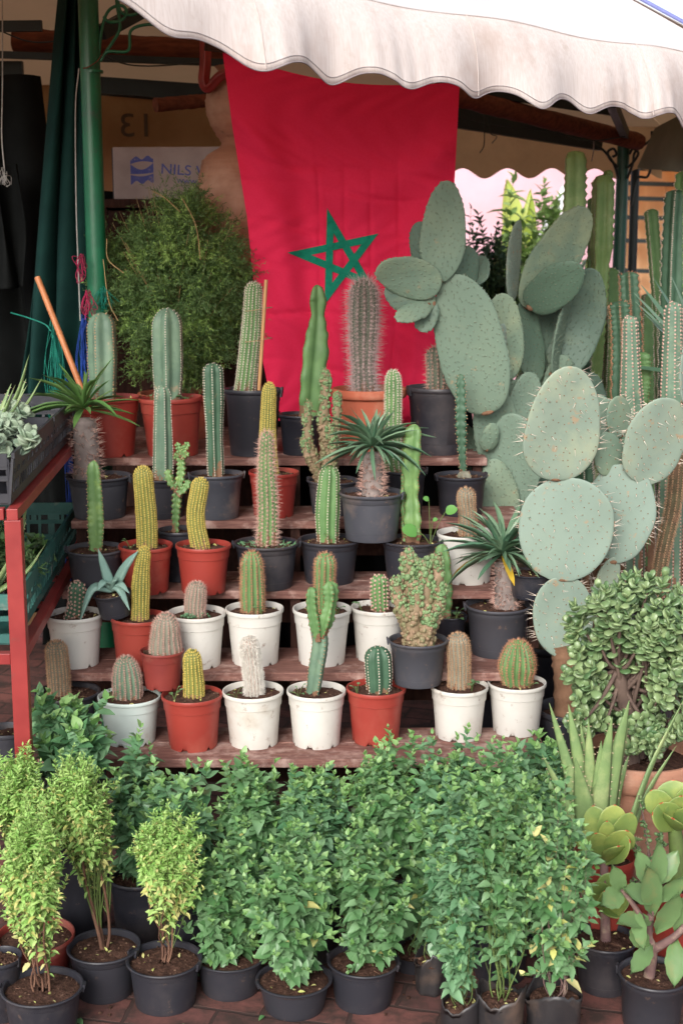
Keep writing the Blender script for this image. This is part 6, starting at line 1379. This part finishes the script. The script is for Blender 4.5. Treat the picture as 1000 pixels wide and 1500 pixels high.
# ================================================================== far background at the right
M_PINKW = mat('pink_render', (226, 184, 194), (220, 174, 186), 4, .9, .1, 60, .1, c3=(214, 178, 182), s3=2, t3=(.5, .75))
wl = thing('pink_wall', 'sunlit pink rendered wall across the lane behind the canopy', 'wall', (1.2, 11.5, 0))
mb = MB(); box(mb, (-4.5, 0, 0), (3.2, .25, 2.55)); mb.build('wall', M_PINKW, wl)
mb = MB(); box(mb, (-4.55, -.04, 2.551), (3.25, .29, 2.62)); mb.build('coping', mat('pink_coping', (214, 160, 168), None, 6, .85), wl)
mb = MB(); box(mb, (-4.5, -.012, 0), (3.2, -.0005, .35)); mb.build('plinth', mat('wall_plinth', (150, 110, 112), None, 6, .9), wl)
def shrub(label, x, y0, y1, w, Y, n, leaf, m, tm=None, name='green_shrub', tmpl=SMALL_T, yr=560, cat='shrub', upd=.3):
    """bush standing in a tub on the ground"""
    q = make_pot('B', x, yr, w * .55, yr + 60, 0, label, name, cat, None, Y=Y); q.root.rotation_euler = (0, 0, 0)
    bush(q, x - w / 2, x + w / 2, y0, y1, nshoot=n, pairs=8, leaf=leaf, leafm=m, tipm=tm or m, tmpl=tmpl, stemm=M_STEMB, stem_w=.008, reach=.35, fill=.6)
    return q
M_OLIVE = mat('olive_leaf', (124, 156, 84), (104, 138, 74), 20, .5, island=(160, 184, 116), trans=.25); M_LEAFY = mat('sunlit_yellow_leaf', (166, 190, 76), (146, 176, 70), 20, .45, island=(212, 218, 130), trans=.35, tcol=(220, 230, 80))
M_DKLEAF = mat('dark_hedge_leaf', (50, 74, 46), (42, 62, 42), 20, .55, island=(72, 98, 62), trans=.1)
shrub('willowy olive-leaved shrub in front of the pink wall', 785, 268, 560, 170, 7.6, 120, .085, M_OLIVE, yr=620)
shrub('dark ferny shrub beside the right edge of the flag', 712, 318, 560, 120, 6.9, 150, .06, M_DKLEAF, yr=640)
q = shrub('leafy shrub added as a dark backdrop behind the tall columns at the right', 960, 470, 760, 190, 6.8, 150, .075, M_DKLEAF, yr=690)  # added backdrop, keeps the area behind the columns dark
shrub('leafy shrub added as a dark backdrop low behind the prickly pear pads', 850, 520, 800, 150, 6.4, 150, .07, M_DKLEAF, yr=720)  # also added as backdrop, so the gaps under the pads read dark
q = make_pot('T', 762, 600, 60, 640, 0, 'broad yellow-green leaved plant glowing in front of the pink wall', 'banana_plant', 'plant', None, Y=8.6); q.root.rotation_euler = (0, 0, 0)
mb = MB(); 
for ex, ey, w in ((752, 262, 34), (790, 290, 20), (738, 330, 20), (772, 275, 18)):
    a = loc(q, 764, 440); e = loc(q, ex, ey, rng.uniform(-.1, .1)); ovate_leaf(mb, a, e, w * q.s * 1.2, [rng.normal(0, .4), -1, .2], th=.002)
mb.build('leaf_rosette', M_LEAFY, q.root)
mb = MB(); b = loc(q, 764, 600); sweep(mb, spl([b, loc(q, 764, 430)], 8), .03); mb.build('stem', M_STEMG, q.root)
# white parasol folded / cloth on a pole near the wall
um = thing('folded_parasol', 'white folded parasol standing near the pink wall', 'parasol', (P(828, 300, 9.5)[0], 9.5, 0)); uo = np.array(um.location); M_WCLOTH = mat('white_cloth', (232, 232, 236), (216, 216, 222), 8, .85)
mb = MB(); n = 24; p = spl([P(800, 400, 9.5) - uo, P(822, 330, 9.5) - uo, P(838, 262, 9.5) - uo], n); sweep(mb, p, np.interp(np.linspace(0, 1, n), [0, .1, .5, .9, 1], [.05, .13, .10, .05, .01]), 1 + .18 * np.cos(6 * np.linspace(0, 2 * PI, 36, endpoint=False))); mb.build('cloth', M_WCLOTH, um)
mb = MB(); sweep(mb, spl([(-.12, 0, 0), P(800, 402, 9.5) - uo], 10), .02); mb.build('pole', M_DKSTEEL, um)
# second stall with slatted tan sides
s2 = thing('neighbour_stall', 'neighbouring stall with tan canvas sides and dark rails at the right', 'market stall', (P(970, 400, 8.8)[0], 8.8, 0)); so = np.array(s2.location)
M_TAN2 = mat('orange_tan_canvas', (220, 186, 146), (206, 170, 130), 6, .9, .1, 60, .1, trans=.4, tcol=(230, 170, 104))
xa_, xb_ = P(912, 400, 8.8)[0], P(1130, 400, 8.8)[0]; zt_ = P(950, 236, 8.8)[2]; zb2 = P(950, 480, 8.8)[2]
mb = MB(); grid(mb, lambda u, v: np.stack([xa_ + u * (xb_ - xa_), 8.95 + .03 * np.sin(u * 30 + v * 3) + .02 * np.sin(v * 20), zb2 + v * (zt_ - zb2)], -1) - so, 60, 40); mb.build('canvas_side', M_TAN2, s2)
for y in (246, 268, 290, 318, 352, 396, 440):
    a = P(905, y, 8.8) - so; b_ = P(1130, y + 6, 8.8) - so; mb = MB(); bar(mb, a, b_, .02, .026); mb.build('rail', M_DKSTEEL, s2)
for x in (914, 1040): a = P(x, 232, 8.78) - so; mb = MB(); bar(mb, (a[0], a[1], 0), a, .05, .05, up=(0, 1, 0)); mb.build('post', M_DKSTEEL, s2)
def roof2(u, v): return np.stack([P(895, 300, 8.8)[0] + u * 1.6, 8.1 + v * 2.4, zt_ + .02 + .42 * np.sin(v * PI / 2) + .0 * u], -1) - so
mb = MB(); grid(mb, roof2, 20, 14); mb.build('canvas_roof', M_TAN2, s2)
mb = MB(); box(mb, np.array((P(880, 480, 8.6)[0], 8.6, 0)) - so, np.array((P(1130, 480, 8.6)[0], 8.75, zb2 - .02)) - so); mb.build('counter', M_PINKW, s2)
# grey awning of the next stall at the right margin
aw = thing('grey_awning', 'grey-green canvas awning edge hanging at the right margin', 'awning', tuple(P(990, 200, 5.7))); ao = np.array(aw.location)
M_GCAN = mat('grey_green_canvas', (132, 132, 116), (116, 118, 104), 8, .9, .08, 80, .1, trans=.25)
c4 = [P(932, 246, 5.9), P(1100, 262, 5.2), P(1100, 110, 5.2), P(958, 188, 5.9)]
mb = MB(); grid(mb, lambda u, v: (c4[0] * ((1 - u) * (1 - v))[..., None] + c4[1] * (u * (1 - v))[..., None] + c4[2] * (u * v)[..., None] + c4[3] * ((1 - u) * v)[..., None]) + np.stack([u * 0, .02 * np.sin(u * 20), u * 0], -1) - ao, 40, 20); mb.build('cloth', M_GCAN, aw)

# ================================================================== light
w = bpy.data.worlds.new('World'); sc.world = w; w.use_nodes = True; N = w.node_tree.nodes; L = w.node_tree.links
sky = N.new('ShaderNodeTexSky'); sky.sky_type = 'NISHITA'; sky.sun_disc = False
sd = np.array([-.30, -.95, .60]); sky.sun_elevation = math.atan2(sd[2], math.hypot(sd[0], sd[1])); sky.sun_rotation = math.atan2(sd[0], sd[1])
sky.dust_density = 3.0; sky.air_density = 1.0
hs = N.new('ShaderNodeHueSaturation'); hs.inputs['Saturation'].default_value = .42
L.new(sky.outputs[0], hs.inputs['Color']); bg = N['Background']; L.new(hs.outputs[0], bg.inputs['Color']); bg.inputs['Strength'].default_value = .15
ld = bpy.data.lights.new('sun', 'SUN'); ld.energy = 1.35; ld.angle = R_(30); ld.color = (1, .97, .945)
lo = bpy.data.objects.new('sun', ld); COL.objects.link(lo); lo.rotation_euler = Vector(tuple(sd)).to_track_quat('Z', 'Y').to_euler()
vs = sc.view_settings; vs.view_transform = 'Standard'; vs.look = 'None'; vs.gamma = 1; vs.exposure = .76; vs.use_curve_mapping = False
sc.cycles.max_bounces = 7; sc.cycles.diffuse_bounces = 4; sc.cycles.transmission_bounces = 3; sc.cycles.transparent_max_bounces = 4; sc.cycles.caustics_reflective = False; sc.cycles.caustics_refractive = False
sc.cycles.use_denoising = True
print('faces', sum(len(o.data.polygons) for o in sc.objects if o.type == 'MESH'))
